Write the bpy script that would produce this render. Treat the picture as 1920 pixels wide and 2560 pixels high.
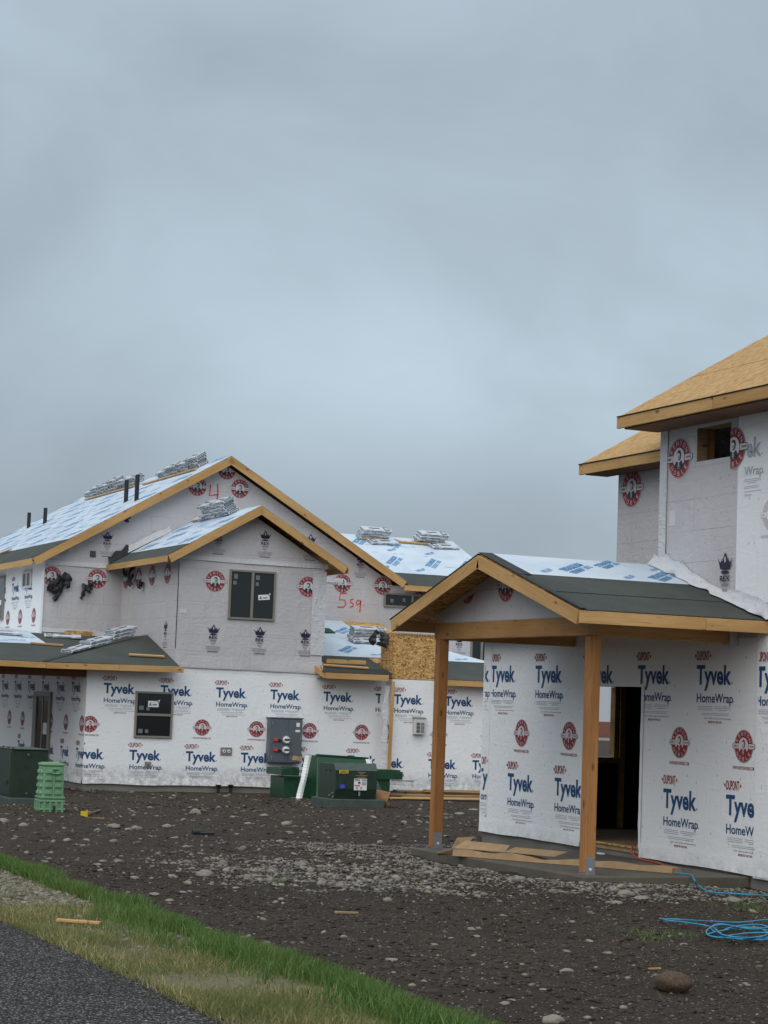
import bpy, bmesh, math, random
import numpy as np
from mathutils import Vector, Matrix, noise as mnoise
random.seed(7); rng = np.random.default_rng(11)
S = bpy.context.scene
for o in list(bpy.data.objects): bpy.data.objects.remove(o)

# ------------------------------------------------------------------ camera
F_PX, YAW, PITCH, ROLL = 5200.0, 0.41646, 0.0917, 0.03693
fw = Vector((math.sin(YAW)*math.cos(PITCH), math.cos(YAW)*math.cos(PITCH), math.sin(PITCH)))
r0 = Vector((math.cos(YAW), -math.sin(YAW), 0)); u0 = r0.cross(fw)
cr, sr = math.cos(ROLL), math.sin(ROLL)
CR = cr*r0 + sr*u0; CU = -sr*r0 + cr*u0
cd = bpy.data.cameras.new('camera'); cam = bpy.data.objects.new('camera', cd); S.collection.objects.link(cam)
cam.matrix_world = Matrix(((CR.x, CU.x, -fw.x, 0), (CR.y, CU.y, -fw.y, 0), (CR.z, CU.z, -fw.z, 0), (0, 0, 0, 1)))
cd.sensor_fit = 'VERTICAL'; cd.sensor_height = 36; cd.lens = 36*F_PX/2560; cd.clip_end = 3000; cd.clip_start = .05
S.camera = cam
def ray(x, y): return (CR*((x-960)/F_PX) - CU*((y-1280)/F_PX) + fw)
def onX(x, y, X): d = ray(x, y); return d*(X/d.x)
def onY(x, y, Y): d = ray(x, y); return d*(Y/d.y)
def onZ(x, y, Z): d = ray(x, y); return d*(Z/d.z)
def onP(x, y, n, p): d = ray(x, y); n = Vector(n); return d*(n.dot(Vector(p))/n.dot(d))

# ------------------------------------------------------------------ light: overcast
SUN_EL, SUN_AZ = math.radians(46), math.radians(222)   # azimuth from +Y clockwise
w = bpy.data.worlds.new('World'); S.world = w; w.use_nodes = True
nt = w.node_tree; nt.nodes.clear()
def N(t, tree, **kw):
    n = tree.nodes.new(t)
    for k, v in kw.items():
        if k.startswith('i_'):
            n.inputs[int(k[2:]) if k[2:].isdigit() else k[2:]].default_value = v
        else: setattr(n, k, v)
    return n
out = N('ShaderNodeOutputWorld', nt); bg = N('ShaderNodeBackground', nt); nt.links.new(bg.outputs[0], out.inputs[0])
tc = N('ShaderNodeTexCoord', nt); sep = N('ShaderNodeSeparateXYZ', nt); nt.links.new(tc.outputs['Generated'], sep.inputs[0])
def M(op, a, b=None, c=None, tree=nt, clamp=False):
    n = tree.nodes.new('ShaderNodeMath'); n.operation = op; n.use_clamp = clamp
    for i, v in enumerate((a, b, c)):
        if v is None: continue
        if isinstance(v, (int, float)): n.inputs[i].default_value = v
        else: tree.links.new(v, n.inputs[i])
    return n.outputs[0]
zc = M('MAXIMUM', sep.outputs['Z'], 0.0)
nz = N('ShaderNodeTexNoise', nt, i_Scale=5.2, i_Detail=5.0, i_Roughness=0.5, i_Distortion=.4)
mp = N('ShaderNodeMapping', nt); mp.inputs['Location'].default_value = (3.1, 1.4, 0.7); mp.inputs['Scale'].default_value = (1, 1, 1.7)
nt.links.new(tc.outputs['Generated'], mp.inputs[0]); nt.links.new(mp.outputs[0], nz.inputs['Vector'])
mr = N('ShaderNodeMapRange', nt); mr.inputs[1].default_value = .3; mr.inputs[2].default_value = .72; mr.inputs[3].default_value = .85; mr.inputs[4].default_value = 1.12
nt.links.new(nz.outputs[0], mr.inputs[0])
cie = M('ADD', M('MULTIPLY', zc, M('ADD', M('MULTIPLY', zc, .95), .28)), 0.84)          # overcast: brighter towards the zenith
def gauss(x, c, w_): d_ = M('DIVIDE', M('SUBTRACT', x, c), w_); return M('POWER', 2.718, M('MULTIPLY', M('MULTIPLY', d_, d_), -1.0))
nz2 = N('ShaderNodeTexNoise', nt, i_Scale=3.2, i_Detail=4.0, i_Roughness=.5); nt.links.new(tc.outputs['Generated'], nz2.inputs['Vector'])
wz_ = M('ADD', sep.outputs['Z'], M('MULTIPLY', M('SUBTRACT', nz2.outputs[0], .5), .10))
band = M('SUBTRACT', 1.0, M('MULTIPLY', gauss(wz_, .085, .045), .05))          # darker cloud bank low over the horizon
rift = M('ADD', 1.0, M('MULTIPLY', M('MULTIPLY', gauss(wz_, .168, .05), gauss(M('ADD', sep.outputs['X'], M('MULTIPLY', M('SUBTRACT', nz2.outputs[0], .5), .35)), .47, .13)), .45))   # thinner cloud to the right
lum = M('MULTIPLY', M('MULTIPLY', M('MULTIPLY', cie, mr.outputs[0]), band), rift)
tint = N('ShaderNodeRGB', nt); tint.outputs[0].default_value = (0.39, 0.472, 0.545, 1)
vm = N('ShaderNodeVectorMath', nt, operation='SCALE'); nt.links.new(tint.outputs[0], vm.inputs[0]); nt.links.new(lum, vm.inputs['Scale'])
sky = N('ShaderNodeTexSky', nt, sky_type='NISHITA', sun_disc=False, sun_elevation=SUN_EL, sun_rotation=SUN_AZ)
skm = N('ShaderNodeVectorMath', nt, operation='SCALE'); skm.inputs['Scale'].default_value = .10
nt.links.new(sky.outputs[0], skm.inputs[0])
mix = N('ShaderNodeMix', nt, data_type='RGBA'); mix.inputs[0].default_value = .96
nt.links.new(skm.outputs[0], mix.inputs[6]); nt.links.new(vm.outputs[0], mix.inputs[7]); nt.links.new(mix.outputs[2], bg.inputs[0])
bg.inputs[1].default_value = .83
ld = bpy.data.lights.new('sun', 'SUN'); ld.energy = 1.5; ld.angle = math.radians(75); ld.color = (1, .955, .9)
lo = bpy.data.objects.new('sun', ld); S.collection.objects.link(lo)
sd = Vector((math.sin(SUN_AZ)*math.cos(SUN_EL), math.cos(SUN_AZ)*math.cos(SUN_EL), math.sin(SUN_EL)))
lo.rotation_euler = sd.to_track_quat('Z', 'Y').to_euler(); lo.location = (0, -5, 30)
S.view_settings.view_transform = 'Standard'; S.view_settings.look = 'None'; S.view_settings.exposure = .40; S.view_settings.gamma = 1
S.render.engine = 'CYCLES'

# ------------------------------------------------------------------ material helpers
MATS = {}
class T:
    def __init__(s, name, rough=.7, col=(.5, .5, .5), metal=0, spec=.4):
        m = bpy.data.materials.new(name); m.use_nodes = True; s.m = m; s.t = m.node_tree; s.b = s.t.nodes['Principled BSDF']
        s.b.inputs['Roughness'].default_value = rough; s.b.inputs['Base Color'].default_value = (*col, 1)
        s.b.inputs['Metallic'].default_value = metal; s.b.inputs['Specular IOR Level'].default_value = spec
        MATS[name] = m
    def n(s, t, **kw): return N(t, s.t, **kw)
    def l(s, a, b): s.t.links.new(a, b)
    def coord(s, kind='Object', scale=(1, 1, 1), loc=(0, 0, 0), rot=(0, 0, 0)):
        c = s.n('ShaderNodeTexCoord'); m = s.n('ShaderNodeMapping')
        m.inputs['Scale'].default_value = scale; m.inputs['Location'].default_value = loc; m.inputs['Rotation'].default_value = rot
        s.l(c.outputs[kind], m.inputs[0]); return m.outputs[0]
    def noise(s, v, scale, detail=4, rough=.55, dist=0):
        n = s.n('ShaderNodeTexNoise', i_Scale=scale, i_Detail=detail, i_Roughness=rough, i_Distortion=dist); s.l(v, n.inputs['Vector']); return n.outputs[0]
    def voro(s, v, scale, feature='F1', rnd=1, out='Distance', dims='3D'):
        n = s.n('ShaderNodeTexVoronoi', i_Scale=scale, feature=feature, voronoi_dimensions=dims); n.inputs['Randomness'].default_value = rnd
        s.l(v, n.inputs['Vector']); return n.outputs[out]
    def ramp(s, f, stops, interp='LINEAR'):
        n = s.n('ShaderNodeValToRGB'); n.color_ramp.interpolation = interp; e = n.color_ramp.elements
        while len(e) < len(stops): e.new(.5)
        for i, (p, c) in enumerate(stops):
            e[i].position = p; e[i].color = (*c, 1) if len(c) == 3 else c
        s.l(f, n.inputs[0]); return n.outputs[0]
    def mixc(s, f, a, b, blend='MIX'):
        n = s.n('ShaderNodeMix', data_type='RGBA', blend_type=blend)
        for i, v in ((0, f), (6, a), (7, b)):
            if isinstance(v, (int, float)): n.inputs[i].default_value = v
            elif isinstance(v, tuple): n.inputs[i].default_value = (*v, 1)
            else: s.l(v, n.inputs[i])
        return n.outputs[2]
    def mth(s, op, a, b=None, c=None, clamp=False): return M(op, a, b, c, s.t, clamp)
    def color(s, c): s.l(c, s.b.inputs['Base Color']); return s
    def rough(s, c): s.l(c, s.b.inputs['Roughness']); return s
    def bump(s, h, strength=.3, dist=.01):
        n = s.n('ShaderNodeBump'); n.inputs['Strength'].default_value = strength; n.inputs['Distance'].default_value = dist
        s.l(h, n.inputs['Height']); s.l(n.outputs[0], s.b.inputs['Normal']); return s

def plain(name, col, rough=.6, metal=0, var=.12, spec=.4, bump=0):
    t = T(name, rough, col, metal, spec); v = t.coord('Object'); f = t.noise(v, 9, 5)
    lo_ = tuple(c*(1-var) for c in col); hi = tuple(min(1, c*(1+var)) for c in col)
    t.color(t.ramp(f, [(.3, lo_), (.7, hi)]))
    if bump: t.bump(t.noise(v, 60, 3), bump, .004)
    return t.m

def wrap_mat(name, col, tone, seam, crease):
    """house wrap: creases in the sheet, staples, faint sheathing joints behind it"""
    t = T(name, .62, col, 0, .35); uv = t.coord('UV')
    big = t.noise(t.coord('UV', (.6, .35, 1)), 1.0, 4, .6)
    c = t.ramp(big, [(.25, tuple(x*(1-tone) for x in col)), (.75, tuple(min(.85, x*1.03) for x in col))])
    br = t.n('ShaderNodeTexBrick', i_Scale=1.0); br.inputs['Brick Width'].default_value = 2.44; br.inputs['Row Height'].default_value = .405
    br.inputs['Mortar Size'].default_value = .007; br.inputs['Mortar Smooth'].default_value = .6; t.l(t.coord('UV', loc=(.3, .1, 0)), br.inputs['Vector'])
    br.inputs['Color1'].default_value = br.inputs['Color2'].default_value = (0, 0, 0, 1); br.inputs['Mortar'].default_value = (1, 1, 1, 1)
    fade = t.noise(t.coord('UV', loc=(5, 2, 0)), 1.3, 3)
    sf = t.mth('MULTIPLY', br.outputs['Color'], t.mth('MULTIPLY', t.mth('SUBTRACT', fade, .32, clamp=True), seam*3.4), clamp=True)
    c = t.mixc(sf, c, tuple(x*.62 for x in col))
    fine = t.noise(uv, 22, 3); c = t.mixc(.10, c, t.ramp(fine, [(.3, tuple(x*.7 for x in col)), (.7, col)]))
    dots = t.voro(t.coord('UV', (1, .5, 1)), 3.4, rnd=.8, dims='2D')
    df = t.mth('LESS_THAN', dots, .03); c = t.mixc(t.mth('MULTIPLY', df, .5), c, (.14, .14, .15))
    sx_ = t.n('ShaderNodeSeparateXYZ'); t.l(uv, sx_.inputs[0])
    mud = t.mth('MULTIPLY', t.mth('MULTIPLY', t.mth('SUBTRACT', -1.66, sx_.outputs[1], clamp=True), 3.0, clamp=True), t.mth('SUBTRACT', t.noise(t.coord('UV', loc=(9, 3, 0)), 7, 6, .7), .38, clamp=True))
    c = t.mixc(t.mth('MULTIPLY', mud, 2.2, clamp=True), c, (.16, .125, .09))
    t.color(c)
    cr1 = t.noise(t.coord('UV', (1.2, .5, 1), rot=(0, 0, .35)), 2.2, 5, .62, 1.4)
    cr2 = t.noise(t.coord('UV', (1, 3, 1)), 2.4, 3, .55, .8)
    cr3 = t.noise(uv, 16, 3, .6, .5)
    h = t.mth('ADD', t.mth('MULTIPLY', t.mth('ABSOLUTE', t.mth('SUBTRACT', cr1, .5)), 1.6), t.mth('MULTIPLY', t.mth('ABSOLUTE', t.mth('SUBTRACT', cr2, .5)), .8))
    h = t.mth('ADD', h, t.mth('MULTIPLY', cr3, .05))
    t.bump(h, crease, .07)
    return t.m

white_wrap = wrap_mat('white_house_wrap', (.83, .835, .845), .04, .2, .20)
grey_wrap = wrap_mat('grey_house_wrap', (.57, .543, .552), .20, 1.2, .32)
thin_wrap = wrap_mat('pale_thin_wrap', (.60, .60, .62), .12, .25, .6)

def wood_mat(name, a, b, dark, knots=True):
    t = T(name, .68, a, 0, .3)
    info = t.n('ShaderNodeObjectInfo'); add = t.n('ShaderNodeVectorMath', operation='ADD')
    c0 = t.n('ShaderNodeTexCoord'); sc = t.n('ShaderNodeVectorMath', operation='SCALE'); cx = t.n('ShaderNodeCombineXYZ')
    t.l(info.outputs['Random'], cx.inputs[0]); t.l(info.outputs['Random'], cx.inputs[1]); t.l(cx.outputs[0], sc.inputs[0]); sc.inputs['Scale'].default_value = 37
    t.l(c0.outputs['Object'], add.inputs[0]); t.l(sc.outputs[0], add.inputs[1])
    m = t.n('ShaderNodeMapping'); m.inputs['Scale'].default_value = (1.3, 30, 30); t.l(add.outputs[0], m.inputs[0])
    g = t.noise(m.outputs[0], 1.6, 6, .65, 1.2)
    c = t.ramp(g, [(.28, b), (.5, a), (.75, tuple(min(1, x*1.12) for x in a))])
    m2 = t.n('ShaderNodeMapping'); m2.inputs['Scale'].default_value = (.6, 3, 3); t.l(add.outputs[0], m2.inputs[0])
    blot = t.noise(m2.outputs[0], 1.0, 3); c = t.mixc(t.mth('MULTIPLY', t.mth('SUBTRACT', blot, .42, clamp=True), 2.6, clamp=True), c, b)
    if knots:
        m3 = t.n('ShaderNodeMapping'); m3.inputs['Scale'].default_value = (2.2, 5.5, 5.5); t.l(add.outputs[0], m3.inputs[0])
        k = t.voro(m3.outputs[0], 1.0); kf = t.ramp(k, [(.06, (1, 1, 1)), (.15, (0, 0, 0))]); c = t.mixc(t.mth('MULTIPLY', kf, .8), c, dark)
    t.color(c); t.bump(g, .15, .004)
    return t.m
pine = wood_mat('pine_lumber', (.54, .325, .13), (.36, .19, .062), (.08, .035, .014))
fir = wood_mat('fir_post', (.41, .19, .065), (.25, .10, .032), (.1, .035, .012))
fir_beam = wood_mat('fir_beam', (.44, .235, .085), (.28, .135, .045), (.14, .06, .02))
weathered = wood_mat('weathered_lumber', (.36, .25, .14), (.22, .14, .075), (.08, .045, .02))
dark_or_shade_timber = wood_mat('dark_or_shade_timber', (.2, .1, .05), (.13, .06, .03), (.05, .02, .01))  # dark wood; its brown also stands in for eave shade on the soffits

def osb_mat(name, bright=1.0, soft=0):
    t = T(name, .72, (.5, .3, .12), 0, .3); uv = t.coord('UV')
    col = None
    warp = t.n('ShaderNodeTexNoise', i_Scale=5.0, i_Detail=2.0); t.l(uv, warp.inputs['Vector'])
    wsc = t.n('ShaderNodeVectorMath', operation='SCALE'); wsc.inputs['Scale'].default_value = .09; t.l(warp.outputs['Color'], wsc.inputs[0])
    wad = t.n('ShaderNodeVectorMath', operation='ADD'); t.l(uv, wad.inputs[0]); t.l(wsc.outputs[0], wad.inputs[1])
    layers = []
    for i, (sc, off) in enumerate(((15, 0), (24, 3.3))):
        mpp = t.n('ShaderNodeMapping'); mpp.inputs['Location'].default_value = (off, off*1.7, 0); mpp.inputs['Scale'].default_value = (1, 2.0, 1); t.l(wad.outputs[0], mpp.inputs[0])
        vc = t.n('ShaderNodeTexVoronoi', i_Scale=sc, voronoi_dimensions='2D'); t.l(mpp.outputs[0], vc.inputs['Vector'])
        sepc = t.n('ShaderNodeSeparateColor'); t.l(vc.outputs['Color'], sepc.inputs[0])
        rot = t.n('ShaderNodeVectorRotate', rotation_type='Z_AXIS'); t.l(uv, rot.inputs['Vector']); t.l(t.mth('MULTIPLY', t.mth('SUBTRACT', sepc.outputs[0], .5), 2.0), rot.inputs['Angle'])
        ms = t.n('ShaderNodeMapping'); ms.inputs['Scale'].default_value = (13, 120, 1); t.l(rot.outputs[0], ms.inputs[0])
        g = t.noise(ms.outputs[0], 1, 3, .6)
        layers.append(t.mth('ADD', t.mth('MULTIPLY', g, .62), t.mth('MULTIPLY', sepc.outputs[1], .42)))
    f = t.mth('MULTIPLY', t.mth('ADD', layers[0], layers[1]), .5)
    k = bright
    c = t.ramp(f, [(.33, (.13*k, .055*k, .014*k)), (.45, (.42*k, .215*k, .068*k)), (.56, (.60*k, .345*k, .12*k)), (.70, (.78*k, .52*k, .23*k))])
    if soft: c = t.mixc(soft, c, (.50*k, .295*k, .105*k))
    t.color(c); t.bump(f, .25, .006); return t.m
osb = osb_mat('oriented_strand_board', .92)
roof_osb = osb_mat('roof_strand_board', .82, .5)

def felt_mat():
    t = T('dark_roofing_felt', .9, (.075, .082, .074), 0, .12); v = t.coord('Object')
    a = t.noise(v, 1.2, 4); b = t.noise(v, 120, 2)
    c = t.ramp(a, [(.3, (.05, .056, .05)), (.7, (.078, .086, .077))]); c = t.mixc(.35, c, t.ramp(b, [(.35, (.03, .034, .03)), (.65, (.11, .118, .106))]))
    t.color(c); t.bump(t.mth('ADD', t.mth('MULTIPLY', a, 1.0), t.mth('MULTIPLY', b, .12)), .35, .03); return t.m
felt = felt_mat()
black_felt = plain('black_felt', (.022, .023, .023), .72, var=.35, bump=.4)

def udl_mat(name, streak):
    t = T(name, .58, (.62, .66, .70), 0, .3); v = t.coord('Object')
    a = t.noise(v, 1.1, 5, .6, .6)
    c = t.ramp(a, [(.3, (.46, .53, .60)), (.7, (.58, .64, .70))])
    d = t.voro(t.coord('Object', (1, 1, 1)), 5.5); df = t.ramp(d, [(.05, (1, 1, 1)), (.09, (0, 0, 0))])
    c = t.mixc(t.mth('MULTIPLY', df, .4), c, (.2, .25, .3))
    if streak:
        s_ = t.noise(t.coord('Object', (7, .22, 7)), 1.5, 3, .7); sf = t.ramp(s_, [(.52, (0, 0, 0)), (.6, (1, 1, 1))])
        c = t.mixc(t.mth('MULTIPLY', sf, .5), c, (.22, .30, .40))
        s2 = t.noise(t.coord('Object', (16, .5, 16), loc=(3, 0, 1)), 1.5, 2, .6); c = t.mixc(t.mth('MULTIPLY', t.ramp(s2, [(.56, (0, 0, 0)), (.62, (1, 1, 1))]), .55), c, (.22, .32, .45))
    t.color(c); t.bump(t.mth('ADD', a, t.mth('MULTIPLY', t.noise(v, 6, 3), .4)), .4, .04); return t.m
udl = udl_mat('white_roof_underlayment', False); udl_streak = udl_mat('streaked_roof_underlayment', True)

def concrete_mat(name, col, wet=.0):
    t = T(name, .8, col, 0, .35); v = t.coord('Object')
    a = t.noise(v, 1.6, 6, .6); b = t.noise(v, 45, 3)
    c = t.ramp(a, [(.3, tuple(x*.6 for x in col)), (.7, tuple(min(1, x*1.15) for x in col))]); c = t.mixc(.3, c, t.ramp(b, [(.3, tuple(x*.6 for x in col)), (.7, tuple(x*1.2 for x in col))]))
    t.color(c); t.bump(t.mth('ADD', t.mth('MULTIPLY', a, .6), t.mth('MULTIPLY', b, .2)), .3, .02)
    t.rough(t.ramp(a, [(.35, (.5, .5, .5)), (.65, (.85, .85, .85))])); return t.m
concrete = concrete_mat('damp_concrete', (.115, .10, .078)); found = concrete_mat('foundation_concrete', (.21, .195, .17))

def soil_mat():
    t = T('bare_soil', .9, (.05, .042, .037), 0, .2); v = t.coord('Object')
    a = t.noise(v, .5, 6, .62); b = t.noise(v, 7, 6, .65); p = t.noise(v, 55, 4, .7)
    c = t.ramp(a, [(.32, (.03, .018, .011)), (.68, (.092, .062, .041))])
    c = t.mixc(.55, c, t.ramp(b, [(.3, (.016, .010, .0065)), (.55, (.05, .0345, .0235)), (.8, (.096, .07, .051))]))
    c = t.mixc(.4, c, t.ramp(p, [(.35, (.015, .0095, .0065)), (.7, (.088, .064, .046))]))
    vd = t.n('ShaderNodeTexVoronoi', i_Scale=38.0); t.l(v, vd.inputs['Vector']); sc = t.n('ShaderNodeSeparateColor'); t.l(vd.outputs['Color'], sc.inputs[0])
    peb = t.mth('MULTIPLY', t.mth('LESS_THAN', vd.outputs['Distance'], .34), t.mth('GREATER_THAN', sc.outputs[0], .88))
    c = t.mixc(t.mth('MULTIPLY', peb, .75), c, t.ramp(sc.outputs[1], [(0, (.10, .09, .08)), (1, (.34, .32, .28))]))
    t.color(c)
    h = t.mth('ADD', t.mth('MULTIPLY', b, 1.0), t.mth('MULTIPLY', p, .5)); h = t.mth('ADD', h, t.mth('MULTIPLY', peb, .35))
    t.bump(h, 1.0, .05); return t.m
soil = soil_mat()
def verge_mat():
    t = T('verge_soil', .9, (.1, .09, .05), 0, .2); v = t.coord('Object')
    a = t.noise(v, 1.6, 5, .6); b = t.noise(v, 40, 4, .7)
    c = t.ramp(a, [(.3, (.09, .066, .038)), (.55, (.12, .10, .045)), (.75, (.17, .14, .09))]); c = t.mixc(.5, c, t.ramp(b, [(.3, (.035, .03, .015)), (.7, (.28, .25, .16))]))
    t.color(c); t.bump(b, .6, .02); return t.m
verge_m = verge_mat()
def asphalt_mat():
    t = T('chip_asphalt', .95, (.05, .05, .05), 0, .08); v = t.coord('Object')
    vd = t.n('ShaderNodeTexVoronoi', i_Scale=85.0); t.l(v, vd.inputs['Vector']); sc = t.n('ShaderNodeSeparateColor'); t.l(vd.outputs['Color'], sc.inputs[0])
    a = t.noise(v, .9, 5, .6)
    c = t.ramp(sc.outputs[0], [(.0, (.028, .025, .023)), (.45, (.068, .062, .057)), (.78, (.12, .111, .101)), (1, (.40, .37, .33))])
    c = t.mixc(t.ramp(vd.outputs['Distance'], [(.35, (0, 0, 0)), (.7, (.9, .9, .9))]), c, (.012, .012, .014))
    c = t.mixc(.55, c, t.ramp(a, [(.3, (.6, .6, .6)), (.7, (1, 1, 1))]), 'MULTIPLY')
    t.color(c); t.bump(t.mth('SUBTRACT', 1, vd.outputs['Distance']), .6, .008); return t.m
asphalt = asphalt_mat()
def stone_mat(name, lo_, hi):
    t = T(name, .78, hi, 0, .3); g = t.n('ShaderNodeNewGeometry'); v = t.coord('Object')
    c = t.ramp(g.outputs['Random Per Island'], [(0, lo_), (.45, tuple((a+b)/2 for a, b in zip(lo_, hi))), (1, hi)])
    n1 = t.noise(v, 25, 4, .6); c = t.mixc(.5, c, t.ramp(n1, [(.36, (.04, .032, .026)), (.66, hi)]))
    t.color(c); t.bump(t.noise(v, 60, 3), .3, .01); return t.m
stone_pale = stone_mat('pale_stone', (.075, .06, .046), (.31, .275, .22)); gravel_m = stone_mat('grey_gravel', (.05, .043, .036), (.29, .27, .235)); clod_m = stone_mat('soil_clod', (.015, .0095, .0065), (.055, .039, .028))
def boulder_mat():
    t = T('brown_boulder', .75, (.12, .075, .045), 0, .3); v = t.coord('Object')
    a = t.noise(v, 9, 6, .65); c = t.ramp(a, [(.3, (.045, .029, .018)), (.6, (.11, .07, .042)), (.8, (.19, .145, .10))]); t.color(c); t.bump(t.noise(v, 30, 5), .5, .02); return t.m
boulder_m = boulder_mat()
def grass_mat(name, a, b, c_):
    t = T(name, .55, a, 0, .3); g = t.n('ShaderNodeNewGeometry')
    cc0 = t.ramp(g.outputs['Random Per Island'], [(0, a), (.6, b), (1, c_)]); pt = t.noise(t.coord('Object', (1.6, .8, 1)), 1.6, 3); t.color(t.mixc(t.mth('MULTIPLY', t.mth('SUBTRACT', pt, .42, clamp=True), 4.0, clamp=True), cc0, (.10, .14, .038) if 'dry' in name else (.13, .19, .05))); t.b.inputs['Subsurface Weight'].default_value = 0
    tr = t.n('ShaderNodeBsdfTranslucent'); tr.inputs[0].default_value = (*b, 1); mx = t.n('ShaderNodeMixShader'); mx.inputs[0].default_value = .3
    o = t.t.nodes['Material Output']; t.l(t.b.outputs[0], mx.inputs[1]); t.l(tr.outputs[0], mx.inputs[2]); t.l(mx.outputs[0], o.inputs[0]); return t.m
grass_g = grass_mat('green_grass', (.028, .07, .014), (.085, .175, .035), (.25, .33, .10)); grass_d = grass_mat('dry_grass', (.10, .125, .03), (.27, .24, .09), (.52, .42, .23))
ink_blue = plain('printed_blue_ink', (.012, .062, .17), .6, var=.06); ink_red = plain('printed_red_ink', (.27, .022, .03), .6, var=.08); ink_grey = plain('printed_grey_ink', (.34, .36, .4), .6, var=.05)
ink_navy = plain('printed_navy_ink', (.016, .014, .04), .6, var=.06); ink_white = plain('printed_white', (.60, .585, .595), .6, var=.03); ink_black = plain('printed_black_ink', (.035, .035, .04), .6, var=.1); ink_dgrey = plain('printed_dark_grey_ink', (.1, .1, .13), .6, var=.05)
ink_lblue = plain('printed_light_blue_ink', (.09, .26, .47), .6, var=.25); spray = plain('orange_red_spray_paint', (.62, .07, .03), .6, var=.12)
frame_m = plain('tan_window_frame', (.22, .205, .17), .5, var=.06); frame_w = plain('white_vent_plastic', (.55, .55, .53), .5, var=.05)
def glass_mat():
    t = T('dark_window_glass', .06, (.014, .017, .018), 0, .5); return t.m
glass = glass_mat()
dgreen = plain('dark_green_enamel', (.016, .034, .019), .42, var=.2, spec=.5); dgreen_pad = plain('grey_green_pad', (.055, .075, .064), .7, var=.15, bump=.2); green_steel = plain('green_painted_steel', (.006, .05, .018), .45, var=.25, spec=.5)
lgreen = plain('pale_green_plastic', (.15, .30, .165), .55, var=.09, spec=.4); steel = plain('galvanised_steel', (.32, .34, .37), .45, .7, var=.15); grey_enamel = plain('grey_enamel', (.095, .11, .125), .45, var=.08, spec=.5)
black_plastic = plain('black_plastic', (.014, .015, .017), .5, var=.3, bump=.3); yellow = plain('yellow_label', (.7, .48, .02), .5, var=.06); red_p = plain('red_plastic', (.55, .06, .04), .5, var=.08)
card = plain('brown_cardboard', (.36, .235, .125), .8, var=.14, bump=.15); rust = plain('rusty_brown_tube', (.24, .11, .045), .7, var=.3); paper = plain('white_paper', (.72, .72, .7), .7, var=.05); blue_cord = plain('blue_cord', (.025, .25, .40), .45, var=.1); red_cord = plain('red_cord', (.42, .06, .03), .5, var=.12)
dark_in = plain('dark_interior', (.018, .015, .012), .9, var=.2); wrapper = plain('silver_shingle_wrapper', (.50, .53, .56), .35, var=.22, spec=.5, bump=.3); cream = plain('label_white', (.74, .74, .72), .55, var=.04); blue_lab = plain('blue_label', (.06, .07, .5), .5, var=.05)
siding_m = plain('white_siding', (.5, .52, .54), .6, var=.05); brick_m = plain('red_brick', (.2, .085, .06), .8, var=.3)

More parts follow.
